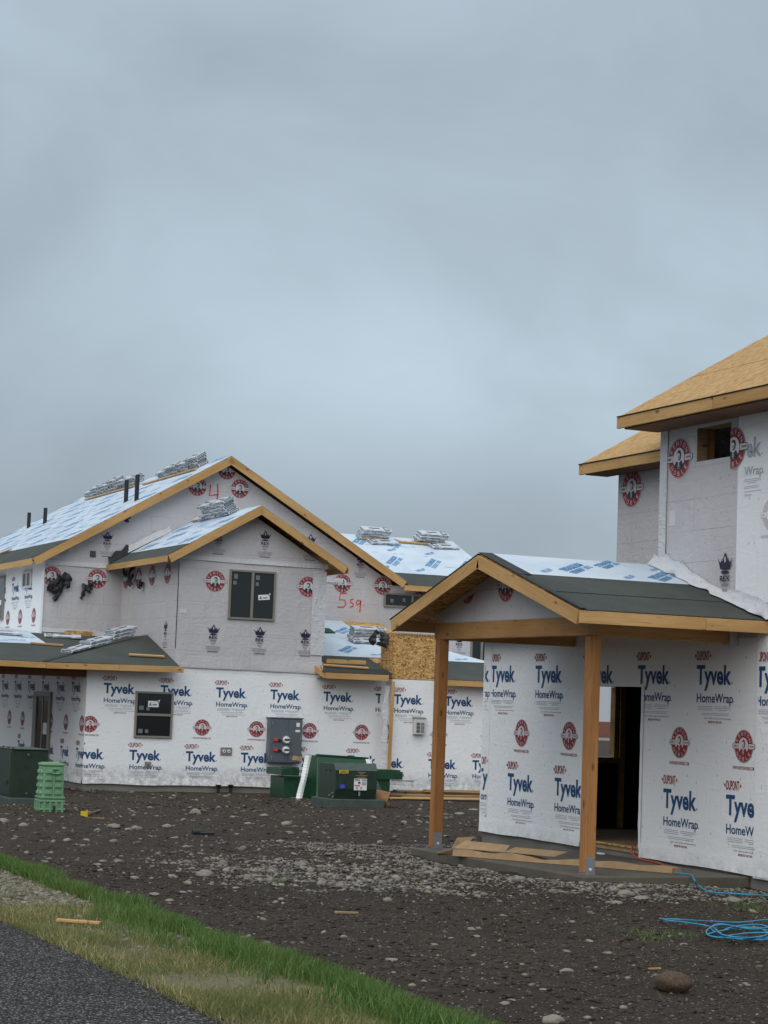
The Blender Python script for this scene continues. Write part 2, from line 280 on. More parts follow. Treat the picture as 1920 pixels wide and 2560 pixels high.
# ------------------------------------------------------------------ mesh helpers
col = S.collection; WM = {}
class MB:
    def __init__(s): s.v = []; s.f = []; s.m = []; s.smooth = False
    def add(s, vs, fs, mi=0):
        b = len(s.v); s.v += [tuple(v) for v in vs]; s.f += [tuple(i+b for i in f) for f in fs]; s.m += [mi]*len(fs); return s
    def box(s, a, b, mi=0):
        (x0, y0, z0), (x1, y1, z1) = a, b
        x0, x1 = min(x0, x1), max(x0, x1); y0, y1 = min(y0, y1), max(y0, y1); z0, z1 = min(z0, z1), max(z0, z1)
        return s.add([(x0, y0, z0), (x1, y0, z0), (x1, y1, z0), (x0, y1, z0), (x0, y0, z1), (x1, y0, z1), (x1, y1, z1), (x0, y1, z1)],
                     [(0, 3, 2, 1), (4, 5, 6, 7), (0, 1, 5, 4), (1, 2, 6, 5), (2, 3, 7, 6), (3, 0, 4, 7)], mi)
    def prism(s, poly, off, mi=0):
        """poly: planar loop, off: extrusion vector (pointing away from the loop's front side)"""
        n = len(poly); P = [Vector(p) for p in poly]; off = Vector(off)
        nrm = Vector((0, 0, 0))
        for i in range(n): nrm += P[i].cross(P[(i+1) % n])
        if nrm.dot(off) > 0: P.reverse()
        vs = P + [p+off for p in P]
        return s.add(vs, [tuple(range(n)), tuple(reversed(range(n, 2*n)))] + [(i, i+n, (i+1) % n+n, (i+1) % n) for i in range(n)], mi)
    def cyl(s, p0, p1, r0, r1=None, n=16, mi=0, caps=True):
        r1 = r0 if r1 is None else r1; p0, p1 = Vector(p0), Vector(p1); d = (p1-p0).normalized()
        a = d.orthogonal().normalized(); b = d.cross(a)
        vs = [p0+(a*math.cos(t)+b*math.sin(t))*r0 for t in [2*math.pi*i/n for i in range(n)]] + [p1+(a*math.cos(t)+b*math.sin(t))*r1 for t in [2*math.pi*i/n for i in range(n)]]
        fs = [(i, (i+1) % n, (i+1) % n+n, i+n) for i in range(n)]
        if caps: fs += [tuple(reversed(range(n))), tuple(range(n, 2*n))]
        return s.add(vs, fs, mi)
    def tube(s, pts, r, n=6, mi=0):
        P = [Vector(p) for p in pts]; rings = []; a = None
        for i, p in enumerate(P):
            d = (P[min(i+1, len(P)-1)]-P[max(i-1, 0)]).normalized()
            a = (d.orthogonal() if a is None else a-d*a.dot(d)).normalized(); b = d.cross(a)
            rings.append([p+(a*math.cos(2*math.pi*k/n)+b*math.sin(2*math.pi*k/n))*r for k in range(n)])
        fs = [(i*n+k, i*n+(k+1) % n, (i+1)*n+(k+1) % n, (i+1)*n+k) for i in range(len(P)-1) for k in range(n)]
        fs += [tuple(reversed(range(n))), tuple((len(P)-1)*n+k for k in range(n))]
        return s.add([v for r_ in rings for v in r_], fs, mi)
    def mesh(s, name, mats):
        me = bpy.data.meshes.new(name); me.from_pydata(s.v, [], s.f)
        for m in mats: me.materials.append(m)
        me.polygons.foreach_set('material_index', s.m)
        if s.smooth: me.polygons.foreach_set('use_smooth', [True]*len(s.f))
        uv = me.uv_layers.new(name='UV'); vs = me.vertices
        for p in me.polygons:
            n = p.normal; k = max(range(3), key=lambda i: abs(n[i]))
            for li in p.loop_indices:
                c = vs[me.loops[li].vertex_index].co
                uv.data[li].uv = (c.y+c.x*.37, c.z) if k == 0 else ((c.x, c.z) if k == 1 else (c.x, c.y))
        me.update(); return me
    def build(s, name, mats, parent=None, bevel=0, mw=None):
        return link(name, s.mesh(name, mats if isinstance(mats, (list, tuple)) else [mats]), parent, bevel, mw)
def link(name, data, parent=None, bevel=0, mw=None):
    o = bpy.data.objects.new(name, data); col.objects.link(o)
    mw = mw or Matrix.Identity(4); o.matrix_basis = mw; WM[o.name] = mw
    if parent is not None:
        o.parent = parent; o.matrix_parent_inverse = WM[parent.name].inverted()
    if bevel:
        b = o.modifiers.new('bevel', 'BEVEL'); b.width = bevel; b.segments = 2; b.limit_method = 'ANGLE'
    return o
def tag(o, label, cat, group=None, kind=None):
    o['label'] = label
    if cat: o['category'] = cat
    if group: o['group'] = group
    if kind: o['kind'] = kind
    return o
def struct(o, label=None):
    o['kind'] = 'structure'
    if label: o['label'] = label
    return o
def empty(name, loc, parent=None):
    return link(name, None, parent, 0, Matrix.Translation(Vector(loc)))
def frame(o, ux, uz):
    """matrix with local X along ux, local Z along uz"""
    ux = Vector(ux).normalized(); uz = Vector(uz); uz = (uz-ux*uz.dot(ux)).normalized(); uy = uz.cross(ux)
    return Matrix(((ux.x, uy.x, uz.x, o[0]), (ux.y, uy.y, uz.y, o[1]), (ux.z, uy.z, uz.z, o[2]), (0, 0, 0, 1)))
def plank(name, p0, p1, w, t, up, mat, parent=None, bevel=.004, z0=0):
    """lumber from p0 to p1 (line of the bottom centre), w across, t along 'up'"""
    p0, p1 = Vector(p0), Vector(p1); L = (p1-p0).length; m = MB()
    nseg = max(1, int(L/1.2)); 
    m.box((0, -w/2, z0), (L, w/2, z0+t)); return m.build(name, mat, parent, bevel, frame(p0, p1-p0, up))
def slab(name, poly, th, mat, parent=None, bevel=0):
    """sheet whose top face is the given loop, thickness downwards along its normal"""
    P = [Vector(p) for p in poly]; n = (P[1]-P[0]).cross(P[2]-P[0]).normalized()
    if n.z < 0: n = -n
    m = MB(); m.prism(P, -n*th); return m.build(name, mat, parent, bevel)
def lift(poly, d):
    P = [Vector(p) for p in poly]; n = (P[1]-P[0]).cross(P[2]-P[0]).normalized()
    if n.z < 0: n = -n
    return [p+n*d for p in P]

# ------------------------------------------------------------------ printed lettering
def text_geo(body, bold=0.0, res=3):
    c = bpy.data.curves.new('lettering', 'FONT'); c.body = body; c.size = 1; c.offset = bold; c.resolution_u = res; c.fill_mode = 'FRONT'
    o = bpy.data.objects.new('lettering', c); col.objects.link(o); dg = bpy.context.evaluated_depsgraph_get(); dg.update()
    me = bpy.data.meshes.new_from_object(o.evaluated_get(dg)); vs = [tuple(v.co) for v in me.vertices]; fs = [tuple(p.vertices) for p in me.polygons]
    nz_ = [p.normal.z for p in me.polygons]; fs = [f if z > 0 else tuple(reversed(f)) for f, z in zip(fs, nz_)]
    bpy.data.objects.remove(o); bpy.data.curves.remove(c); bpy.data.meshes.remove(me)
    return vs, fs
CAP = max(v[1] for v in text_geo('H')[0])
TG = {}
def put_text(m, body, cx, cy, width, cap, mi, z=0, bold=0.0, shear=0, fn=None):
    """letters with centre of cap height at cx, cy; given total width and cap height"""
    k = (body, bold)
    if k not in TG: TG[k] = text_geo(body, bold)
    vs, fs = TG[k]; x0 = min(v[0] for v in vs); x1 = max(v[0] for v in vs); sx = width/(x1-x0); sy = cap/CAP
    pv = [(cx+(v[0]-(x0+x1)/2)*sx+shear*(v[1]-CAP/2)*sy, cy+(v[1]-CAP/2)*sy, z) for v in vs]
    m.add([fn(p) for p in pv] if fn else pv, fs, mi)
def rect(m, cx, cy, w, h, mi, z=0): m.add([(cx-w/2, cy-h/2, z), (cx+w/2, cy-h/2, z), (cx+w/2, cy+h/2, z), (cx-w/2, cy+h/2, z)], [(0, 1, 2, 3)], mi)
def disc(m, cx, cy, rx, ry, mi, z=0, n=40, r_in=0):
    P = [(math.cos(2*math.pi*i/n), math.sin(2*math.pi*i/n)) for i in range(n)]
    if r_in: m.add([(cx+a*rx, cy+b*ry, z) for a, b in P]+[(cx+a*rx*r_in, cy+b*ry*r_in, z) for a, b in P], [(i, (i+1) % n, (i+1) % n+n, i+n) for i in range(n)], mi)
    else: m.add([(cx+a*rx, cy+b*ry, z) for a, b in P], [tuple(range(n))], mi)
def pill(m, cx, cy, w, h, mi, z=0):
    r = h/2; P = [(cx+w/2-r+r*math.cos(t), cy+r*math.sin(t), z) for t in [-math.pi/2+math.pi*i/8 for i in range(9)]]+[(cx-w/2+r+r*math.cos(t), cy+r*math.sin(t), z) for t in [math.pi/2+math.pi*i/8 for i in range(9)]]
    m.add(P, [tuple(range(len(P)))], mi)
def arc_text(m, body, R, a0, a1, cap, mi, z, top=True):
    n = len(body)
    for i, ch in enumerate(body):
        a = a0+(a1-a0)*i/(n-1); wd = cap*{'L': .62, 'E': .66, 'B': .74, 'K': .8}.get(ch, .9)
        def fn(p, a=a):
            th = a-math.pi/2 if top else a+math.pi/2
            return (R*math.cos(a)+p[0]*math.cos(th)-p[1]*math.sin(th), R*math.sin(a)+p[0]*math.sin(th)+p[1]*math.cos(th), z)
        put_text(m, ch, 0, 0, wd, cap, mi, 0, .0, fn=fn)
PR = {}
E1 = .0012
def geo_tyvek():
    m = MB(); put_text(m, 'DUPONT', 0, 0, .28, .108, 0, 0, .022)
    for s_ in (-1, 1): m.add([(s_*.19, 0, 0), (s_*.155, .03*s_, 0), (s_*.155, -.03*s_, 0)], [(0, 1, 2)], 0)
    put_text(m, 'Tyvek', .25, -.238, .78, .226, 1, 0, .03); disc(m, .655, -.335, .012, .012, 1, n=10)
    put_text(m, 'HomeWrap', .28, -.525, .81, .108, 1, 0, .016); disc(m, .70, -.565, .009, .009, 1, n=8)
    for i in range(3):
        rect(m, .07, -.63-.022*i, .33, .006, 2); rect(m, .46, -.63-.022*i, .36 if i < 2 else .2, .006, 2)
    for i in range(2): rect(m, .30, -.715-.02*i, .62-.05*i, .0055, 2)
    put_text(m, 'Call 1-833 tyvek.com/homewrap', .35, -.775, .60, .014, 3, 0, .01); put_text(m, 'MADE IN THE USA', .30, -.82, .30, .026, 0, 0, .02)
    return m, [ink_red, ink_blue, ink_grey, ink_dgrey]
def geo_emblem(R, url, ring):
    """round lumber-yard emblem: red disc, two arcs of lettering, cross bar and a plain bust in the middle"""
    m = MB(); RD, WH, BK, GR = 0, 1, 2, 3
    if ring: disc(m, 0, 0, R*1.035, R*1.035, WH, 0); disc(m, 0, 0, R, R, RD, E1)
    else: disc(m, 0, 0, R, R, RD, E1)
    disc(m, 0, 0, R*.965, R*.965, WH, 2*E1, r_in=.98)
    pill(m, 0, 0, R*2.46, R*.36, BK if ring else RD, 2.5*E1); pill(m, 0, 0, R*2.40, R*.30, WH, 3.2*E1)
    disc(m, 0, 0, R*.56, R*.56, BK if ring else RD, 4*E1); disc(m, 0, 0, R*.52, R*.52, WH, 5*E1)
    g = BK if ring else RD
    disc(m, .02*R, .14*R, R*.20, R*.26, g, 6*E1, 20); disc(m, -.03*R, .10*R, R*.15, R*.17, WH, 7*E1, 20); disc(m, .0, .05*R, R*.09, R*.1, GR, 8*E1, 14)
    m.add([(-.42*R, -.36*R, 6*E1), (-.2*R, -.12*R, 6*E1), (.0, -.24*R, 6*E1), (.24*R, -.1*R, 6*E1), (.42*R, -.34*R, 6*E1), (.2*R, -.5*R, 6*E1), (-.2*R, -.5*R, 6*E1)], [(0, 6, 5, 4, 3, 2, 1)], g)
    m.add([(-.1*R, -.45*R, 7*E1), (.1*R, -.45*R, 7*E1), (.05*R, -.22*R, 7*E1), (-.05*R, -.22*R, 7*E1)], [(0, 1, 2, 3)], GR)
    arc_text(m, 'KENYON', R*.765, math.radians(152), math.radians(28), R*.225, WH, 4*E1, True)
    arc_text(m, 'NOBLE', R*.765, math.radians(217), math.radians(323), R*.225, WH, 4*E1, False)
    put_text(m, 'LUMBER', -R*.88, 0, R*.42, R*.12, g, 4.4*E1, .01); put_text(m, 'HARDWARE', R*.88, 0, R*.44, R*.11, g, 4.4*E1, .01)
    if url: put_text(m, 'WWW.KENYONNOBLE.COM', 0, -R*1.32, R*2.3, R*.2, RD, 0, .012)
    return m, [ink_red, ink_white, ink_black, ink_grey]
def geo_crown():
    m = MB(); s_ = .15
    pts = [(-.70, -.34), (0, -.42), (.70, -.34), (.82, .0), (1.0, .42), (.70, .20), (.46, .38), (.34, .30), (.30, .56), (.0, 1.06), (-.30, .56), (-.34, .30), (-.46, .38), (-.70, .20), (-1.0, .42), (-.82, .0)]
    P = [Vector((a*s_, b*s_+.20, 0)) for a, b in pts]
    from mathutils.geometry import tessellate_polygon
    for t3 in tessellate_polygon([P]):
        q3 = [P[i] for i in t3]
        if (q3[1]-q3[0]).cross(q3[2]-q3[0]).z < 0: q3.reverse()
        m.add(q3, [(0, 1, 2)], 0)
    disc(m, 0, .2+.42*s_, .12*s_, .26*s_, 1, E1, 14); disc(m, 0, .2-.62*s_, .60*s_, .14*s_, 0, 0, 16)
    for a in (-1.0, -.46, .46, 1.0): disc(m, a*s_, .2+.44*s_, .06*s_, .08*s_, 0, -E1, 8)
    put_text(m, 'REX', 0, .03, .22, .068, 0, 0, .03); put_text(m, 'WRAP', 0, -.05, .17, .05, 0, 0, .0); put_text(m, 'PLUS', 0, -.115, .10, .036, 0, 0, .0)
    for i, wd in enumerate((.06, .40, .36, .40, .30)): rect(m, 0, -.165-.027*i, wd, .006, 2)
    rect(m, 0, -.315, .28, .02, 2)
    return m, [ink_navy, grey_wrap, ink_dgrey]
def geo_udl():
    """slanted blocks of product lettering on the roof membrane"""
    m = MB()
    put_text(m, 'TITANIUM', 0, .07, .95, .15, 0, 0, .05, .35); put_text(m, 'UDL', .33, -.12, .3, .12, 0, 0, .03, .35); rect(m, -.18, -.07, .62, .03, 0); rect(m, -.2, -.12, .58, .03, 0); rect(m, -.22, -.17, .52, .03, 0)
    return m, [ink_lblue]
def geo_udl2():
    m = MB(); put_text(m, 'UDL-30', 0, 0, .5, .11, 0, 0, .03, .3); rect(m, -.02, -.09, .4, .014, 0); return m, [ink_lblue]
def geo_small():
    m = MB(); put_text(m, 'UDL', 0, 0, .2, .04, 0, 0, .02); return m, [ink_lblue]
def prints(kind):
    if kind not in PR:
        g, mats = {'wrap': geo_tyvek, 'emblem': lambda: geo_emblem(.198, True, False), 'big_emblem': lambda: geo_emblem(.262, False, True), 'crown': geo_crown, 'udl': geo_udl, 'udl2': geo_udl2, 'small': geo_small}[kind]()
        PR[kind] = (g, mats, g.mesh('print_'+kind, mats))
    return PR[kind]
PN = {'wrap': 'printed_lettering', 'emblem': 'printed_emblem', 'big_emblem': 'printed_emblem', 'crown': 'printed_crown', 'udl': 'printed_lettering', 'udl2': 'printed_lettering', 'small': 'printed_lettering'}
def put_print(kind, pos, u, n, parent, clip=(), off=.004, rot=0, sx=1, hole=None):
    """u: reading direction, n: outward normal; clip: list of (point, normal) half spaces in world space whose positive side is cut away"""
    g, mats, me = prints(kind); u = Vector(u).normalized(); n = Vector(n).normalized(); up = n.cross(u)
    mw = Matrix(((u.x, up.x, n.x, 0), (u.y, up.y, n.y, 0), (u.z, up.z, n.z, 0), (0, 0, 0, 1)))
    mw.translation = Vector(pos)+n*off
    if rot: mw = mw @ Matrix.Rotation(rot, 4, 'Z')
    if sx != 1: mw = mw @ Matrix.Diagonal((sx, sx, 1, 1))
    if clip or hole:
        bm = bmesh.new(); bm.from_mesh(me); inv = mw.inverted()
        for p, nn in clip:
            lp = inv @ Vector(p); ln = (inv.to_3x3() @ Vector(nn)).normalized()
            bmesh.ops.bisect_plane(bm, geom=bm.verts[:]+bm.edges[:]+bm.faces[:], plane_co=lp, plane_no=ln, clear_outer=True)
        if hole:
            for p, nn in (((0, hole[0], 0), (0, 1, 0)), ((0, hole[1], 0), (0, 1, 0)), ((0, 0, hole[2]), (0, 0, 1)), ((0, 0, hole[3]), (0, 0, 1))):
                bmesh.ops.bisect_plane(bm, geom=bm.verts[:]+bm.edges[:]+bm.faces[:], plane_co=inv @ Vector(p), plane_no=(inv.to_3x3() @ Vector(nn)).normalized())
            dead = [f for f in bm.faces if hole[0] < (mw @ f.calc_center_median()).y < hole[1] and hole[2] < (mw @ f.calc_center_median()).z < hole[3]]
            bmesh.ops.delete(bm, geom=dead, context='FACES')
        if not bm.faces: bm.free(); return None
        me = bpy.data.meshes.new(PN[kind]); bm.to_mesh(me); bm.free()
        for m_ in mats: me.materials.append(m_)
    return link(PN[kind], me, parent, 0, mw)
def spray_text(strokes, mat, parent, pos, u, n, r=.025, name='spray_paint_stroke'):
    u = Vector(u); n = Vector(n); up = n.cross(u); o = None
    for st in strokes:
        m = MB(); pts = [Vector(pos)+u*a+up*b+n*.004 for a, b in st]; L = []
        for i, p in enumerate(pts):
            d0 = (pts[min(i+1, len(pts)-1)]-pts[max(i-1, 0)]).normalized(); L.append((p-n.cross(d0)*r, p+n.cross(d0)*r))
        m.add([v for q in L for v in q], [(2*i, 2*i+2, 2*i+3, 2*i+1) for i in range(len(L)-1)]); o = m.build(name, mat, parent)
    return o

# ------------------------------------------------------------------ ground
def lerp(x, xs, ys): return float(np.interp(x, xs, ys))
GX = [-400, 3.6, 3.9, 4.8, 5.5, 7, 10, 12, 15, 400]; GZ = [-1.66, -1.66, -1.655, -1.69, -1.80, -1.87, -1.94, -1.985, -2.05, -2.07]
def ground_base(x, y):
    g = np.interp(y, [22, 48, 80], [0, .29, .32])*np.interp(x, [3, 6], [0, 1])
    return np.interp(x, GX, GZ)-g
def ground_z(x, y):
    b = float(ground_base(x, y)); a = lerp(x, [4.6, 5.8], [0, 1])
    if not (-5 < x < 40 and 0 < y < 62): return b
    n = mnoise.noise(Vector((x*.45, y*.45, 0)))*.06+mnoise.noise(Vector((x*1.6, y*1.6, 3)))*.045+mnoise.noise(Vector((x*4.4, y*4.4, 7)))*.022
    if 11.0 < x < 15 and 19.8 < y < 26.6: n = min(n, .03)
    return b+n*a
def lines(lo_, hi, step, far0, far1):
    L = list(np.arange(lo_, hi, step)); d = step; x = L[-1]
    while x < far1: d *= 1.35; x += d; L.append(x)
    d = step; x = L[0]; P = []
    while x > far0: d *= 1.35; x -= d; P.append(x)
    return P[::-1]+L
gx = lines(2.5, 16, .085, -500, 600); gy = lines(8.5, 36, .1, -400, 900)
vs = [(x, y, ground_z(x, y)) for y in gy for x in gx]; nx = len(gx)
fs = [(j*nx+i, j*nx+i+1, (j+1)*nx+i+1, (j+1)*nx+i) for j in range(len(gy)-1) for i in range(nx-1)]
me = bpy.data.meshes.new('ground'); me.from_pydata(vs, [], fs); me.materials.append(soil); me.polygons.foreach_set('use_smooth', [True]*len(fs)); me.update()
struct(link('ground', me))
# road with a ragged edge
m = MB(); ys = list(np.arange(-20, 60, .12)); ed = [3.80+.06*mnoise.noise(Vector((0, y*1.4, 0)))+.03*mnoise.noise(Vector((0, y*6, 5))) for y in ys]
vv = [(-3.2, y, -1.648) for y in ys]+[(e, y, -1.648) for y, e in zip(ys, ed)]+[(e+.02, y, -1.70) for y, e in zip(ys, ed)]; n = len(ys)
m.add(vv, [(i, i+n, i+n+1, i+1) for i in range(n-1)]+[(i+n, i+2*n, i+2*n+1, i+n+1) for i in range(n-1)])
struct(m.build('road', asphalt))
m = MB(); xs = np.linspace(3.7, 5.25, 16); ys = np.arange(5, 40, .15)
vv = [(x+(.10*mnoise.noise(Vector((2, y*.9, 0))) if i == 15 else 0), y, ground_z(x, y)+.006-(.03 if i == 15 else 0)) for y in ys for i, x in enumerate(xs)]
m.add(vv, [(j*16+i, j*16+i+1, (j+1)*16+i+1, (j+1)*16+i) for j in range(len(ys)-1) for i in range(15)]); m.smooth = True
struct(m.build('grass_verge', verge_m))

# ------------------------------------------------------------------ left house
LH = empty('wrapped_house', (13.88, 48.6, -2.3)); tag(LH, 'two-storey house in white and grey wrap with white-lined gable roofs, beyond the dirt yard', 'house')
YF, YM, XL = 48.6, 53.3, 13.88
def wallbox(name, a, b, mat, parent): return MB().box(a, b).build(name, mat, parent)
lower = wallbox('wall', (XL, YF, -2.14), (21.72, 60, .60), white_wrap, LH)
tag(lower, 'white wrapped ground floor wall with printed lettering', None)
MB().box((16.05, YF, .598), (19.93, 53, .76)).build('wall', white_wrap, LH)
fnd = MB(); fnd.box((XL+.03, YF+.03, -2.9), (21.72, 60, -2.10)); fnd.box((21.70, 48.23, -2.9), (26.6, 53.4, -2.13)); fnd.build('foundation', found, LH)
right_lower = wallbox('wall', (21.72, 48.2, -2.17), (26.6, 53.4, .62), white_wrap, LH)
# upper walls
m = MB(); m.prism([(16.05, YF-.008, .74), (19.93, YF-.008, .74), (19.93, YF-.008, 3.40), (17.99, YF-.008, 4.53), (16.05, YF-.008, 3.40)], (0, 4.75, 0)); dormer = m.build('wall', grey_wrap, LH)
m = MB(); m.prism([(XL, YM, .5), (23.85, YM, .5), (23.85, YM, 3.40), (18.84, YM, 6.30), (XL, YM, 3.40)], (0, 13.6, 0)); main = m.build('wall', grey_wrap, LH)
wing = wallbox('wall', (23.85, YM, .5), (27.25, 58.9, 3.30), grey_wrap, LH)
m = MB(); m.prism([(27.24, YM, 3.3), (27.24, 58.9, 3.3), (27.24, 56.1, 4.55)], (-3, 0, 0)); m.build('wall', grey_wrap, LH)
left_up = wallbox('wall', (XL-.006, YM-.03, 1.3), (XL+.05, 66.8, 3.42), white_wrap, LH)
# loose hems and laps of the wrap
def hem(parent, p0, p1, out, drop, mat, seed, name='wrap_hem'):
    """strip of loose wrap along an edge, slightly billowed"""
    p0, p1, out = Vector(p0), Vector(p1), Vector(out); n = max(8, int((p1-p0).length/.12)); rows = 4; vs = []
    for j in range(rows+1):
        for i in range(n+1):
            t = i/n; k = j/rows; b = .012+.03*k*(.5+.5*mnoise.noise(Vector((t*(p1-p0).length*1.7, k*.8, seed))))
            sag = .025*mnoise.noise(Vector((t*(p1-p0).length*.9, 4, seed)))*k
            vs.append(p0.lerp(p1, t)+out*b+Vector((0, 0, -drop*k+sag)))
    m = MB(); m.add(vs, [(j*(n+1)+i, (j+1)*(n+1)+i, (j+1)*(n+1)+i+1, j*(n+1)+i+1) for j in range(rows) for i in range(n)]); m.smooth = True
    m.add([v-out*.004 for v in vs], [(j*(n+1)+i, j*(n+1)+i+1, (j+1)*(n+1)+i+1, (j+1)*(n+1)+i) for j in range(rows) for i in range(n)])
    return m.build(name, mat, parent)
hem(dormer, (16.05, YF-.008, 1.0), (19.95, YF-.008, .98), (0, -1, 0), .30, grey_wrap, 2)
hem(lower, (XL, YF, -2.0), (21.7, YF, -2.0), (0, -1, 0), .17, white_wrap, 5)
hem(lower, (XL, 57, -2.0), (XL, YF, -2.0), (-1, 0, 0), .17, white_wrap, 6)
hem(right_lower, (21.72, 48.2, -2.05), (26.5, 48.2, -2.05), (0, -1, 0), .14, white_wrap, 8)
hem(dormer, (16.05, YF-.008, 3.46), (20.0, YF-.008, 3.44), (0, -1, 0), .12, thin_wrap, 12, 'wrap_lap')
hem(dormer, (19.60, YF-.01, 3.25), (19.97, YF-.01, 3.25), (0, -1, 0), 2.1, thin_wrap, 15, 'wrap_lap')
hem(main, (XL, YM, 3.42), (15.9, YM, 3.42), (0, -1, 0), .13, thin_wrap, 22, 'wrap_lap')
hem(main, (20.0, YM, 3.42), (22.4, YM, 3.42), (0, -1, 0), .13, thin_wrap, 24, 'wrap_lap')
hem(main, (XL, YM, 1.66), (15.9, YM, 1.60), (0, -1, 0), .12, thin_wrap, 25)
# dark corner joint of the front block, tape patch
MB().box((16.045, YF-.018, 1.15), (16.062, YF-.008, 3.25)).build('corner_joint', black_plastic, dormer)
MB().box((16.12, YF-.014, 2.02), (16.30, YF-.009, 2.12)).build('tape_patch', ink_white, dormer)

def gable_roof_L(): pass
# --- roofs of the left house (each slope: sheathing > underlayment, felt strip, fascia boards)
def slope(name, poly, parent=LH, th=.025, mat=osb): return slab(name, poly, th, mat, parent)
def cover(name, poly, d, mat, parent, th=.004): return slab(name, lift(poly, d), th, mat, parent)
sM = .58; XR, ZR = 18.84, 6.52; YA, YB = 52.95, 67.2; XE = 13.5; ZE = ZR-sM*(XR-XE)
mainL = slope('roof_slope', [(XE, YA, ZE), (XR, YA, ZR), (XR, YB, ZR), (XE, YB, ZE)])
XF = XE+.95; ZF = ZR-sM*(XR-XF)
cover('underlayment', [(XF, YA, ZF), (XR, YA, ZR), (XR, YB, ZR), (XF, YB, ZF)], .012, udl_streak, mainL)
cover('felt_strip', [(XE-.02, YA-.02, ZE-.012), (XF+.1, YA-.02, ZF+.058), (XF+.1, YB, ZF+.058), (XE-.02, YB, ZE-.012)], .006, felt, mainL)
XE2 = 2*XR-XE
mainR = slope('roof_slope', [(XE2, YA, ZE), (XR, YA, ZR), (XR, YB, ZR), (XE2, YB, ZE)]); cover('underlayment', [(XE2, YA, ZE), (XR, YA, ZR), (XR, YB, ZR), (XE2, YB, ZE)], .012, udl, mainR)
def fascia(p0, p1, h, parent, out, mat=pine, t=.038, drop=.012, z=None):
    """board standing below the line p0-p1, thickness pointing outwards"""
    p0, p1 = Vector(p0), Vector(p1); d = (p1-p0).normalized(); out = Vector(out); dn = out.cross(d)
    if dn.z > 0: dn = -dn
    L = (p1-p0).length; m = MB(); m.box((0, 0, -h), (L, t, 0))
    mw = Matrix(((d.x, out.x, -dn.x, 0), (d.y, out.y, -dn.y, 0), (d.z, out.z, -dn.z, 0), (0, 0, 0, 1)))
    if mw.determinant() < 0:
        mw = Matrix(((-d.x, out.x, -dn.x, 0), (-d.y, out.y, -dn.y, 0), (-d.z, out.z, -dn.z, 0), (0, 0, 0, 1))); mw.translation = p1+dn*drop
    else: mw.translation = p0+dn*drop
    return m.build('fascia_board', mat, parent, .004, mw)
fascia((XE, YA, ZE), (XR-.01, YA, ZR), .20, mainL, (0, -1, 0)); fascia((XR+.01, YA, ZR), (XE2, YA, ZE), .20, mainR, (0, -1, 0))
fascia((XE, YA-.036, ZE), (XE, 60, ZE), .165, mainL, (-1, 0, 0)); fascia((XE, 60.005, ZE), (XE, YB, ZE), .165, mainL, (-1, 0, 0))
# front block gable
XD, ZD = 18.0, 4.77; YDA = 48.2; XDE = 15.62; ZDE = ZD-sM*(XD-XDE)
dL = slope('roof_slope', [(XDE, YDA, ZDE), (XD, YDA, ZD), (XD, YM, ZD), (XDE, YM, ZDE)])
XDF = XDE+.55; ZDF = ZD-sM*(XD-XDF)
cover('underlayment', [(XDF, YDA, ZDF), (XD, YDA, ZD), (XD, YM, ZD), (XDF, YM, ZDF)], .012, udl_streak, dL)
cover('felt_strip', [(XDE-.02, YDA-.02, ZDE-.012), (XDF+.06, YDA-.02, ZDF+.035), (XDF+.06, YM, ZDF+.035), (XDE-.02, YM, ZDE-.012)], .006, felt, dL)
XDE2 = 2*XD-XDE
dR = slope('roof_slope', [(XDE2, YDA, ZDE), (XD, YDA, ZD), (XD, YM, ZD), (XDE2, YM, ZDE)]); cover('underlayment', [(XDE2, YDA, ZDE), (XD, YDA, ZD), (XD, YM, ZD), (XDE2, YM, ZDE)], .012, udl, dR)
fascia((XDE, YDA, ZDE), (XD-.01, YDA, ZD), .19, dL, (0, -1, 0)); fascia((XD+.01, YDA, ZD), (XDE2, YDA, ZDE), .19, dR, (0, -1, 0)); fascia((XDE, YDA-.036, ZDE), (XDE, YM, ZDE), .15, dL, (-1, 0, 0)); fascia((XDE2, YDA-.036, ZDE), (XDE2, YM, ZDE), .15, dR, (1, 0, 0))
# soffit sheathing seen from below
# membrane turned up against the main wall along the front block's roof
def upstand(xa, za, xb, zb, h, mat, parent, seed):
    n = 26; vs = []
    for j in range(4):
        for i in range(n+1):
            t = i/n; x = xa+(xb-xa)*t; z = za+(zb-za)*t; k = j/3
            vs.append((x, YM-.03-.16*(1-k)**2+.03*mnoise.noise(Vector((t*5, k*2, seed))), z+.02+h*k*(.8+.35*mnoise.noise(Vector((t*4, 1, seed))))))
    m = MB(); m.add(vs, [(j*(n+1)+i, j*(n+1)+i+1, (j+1)*(n+1)+i+1, (j+1)*(n+1)+i) for j in range(3) for i in range(n)]); m.smooth = True
    return m.build('upturned_membrane', mat, parent)
upstand(XDE+.5, ZDF, 17.3, ZD-sM*.7, .22, thin_wrap, dL, 3); upstand(XDE, ZDE, XDE+.55, ZDF, .26, black_felt, dL, 9)
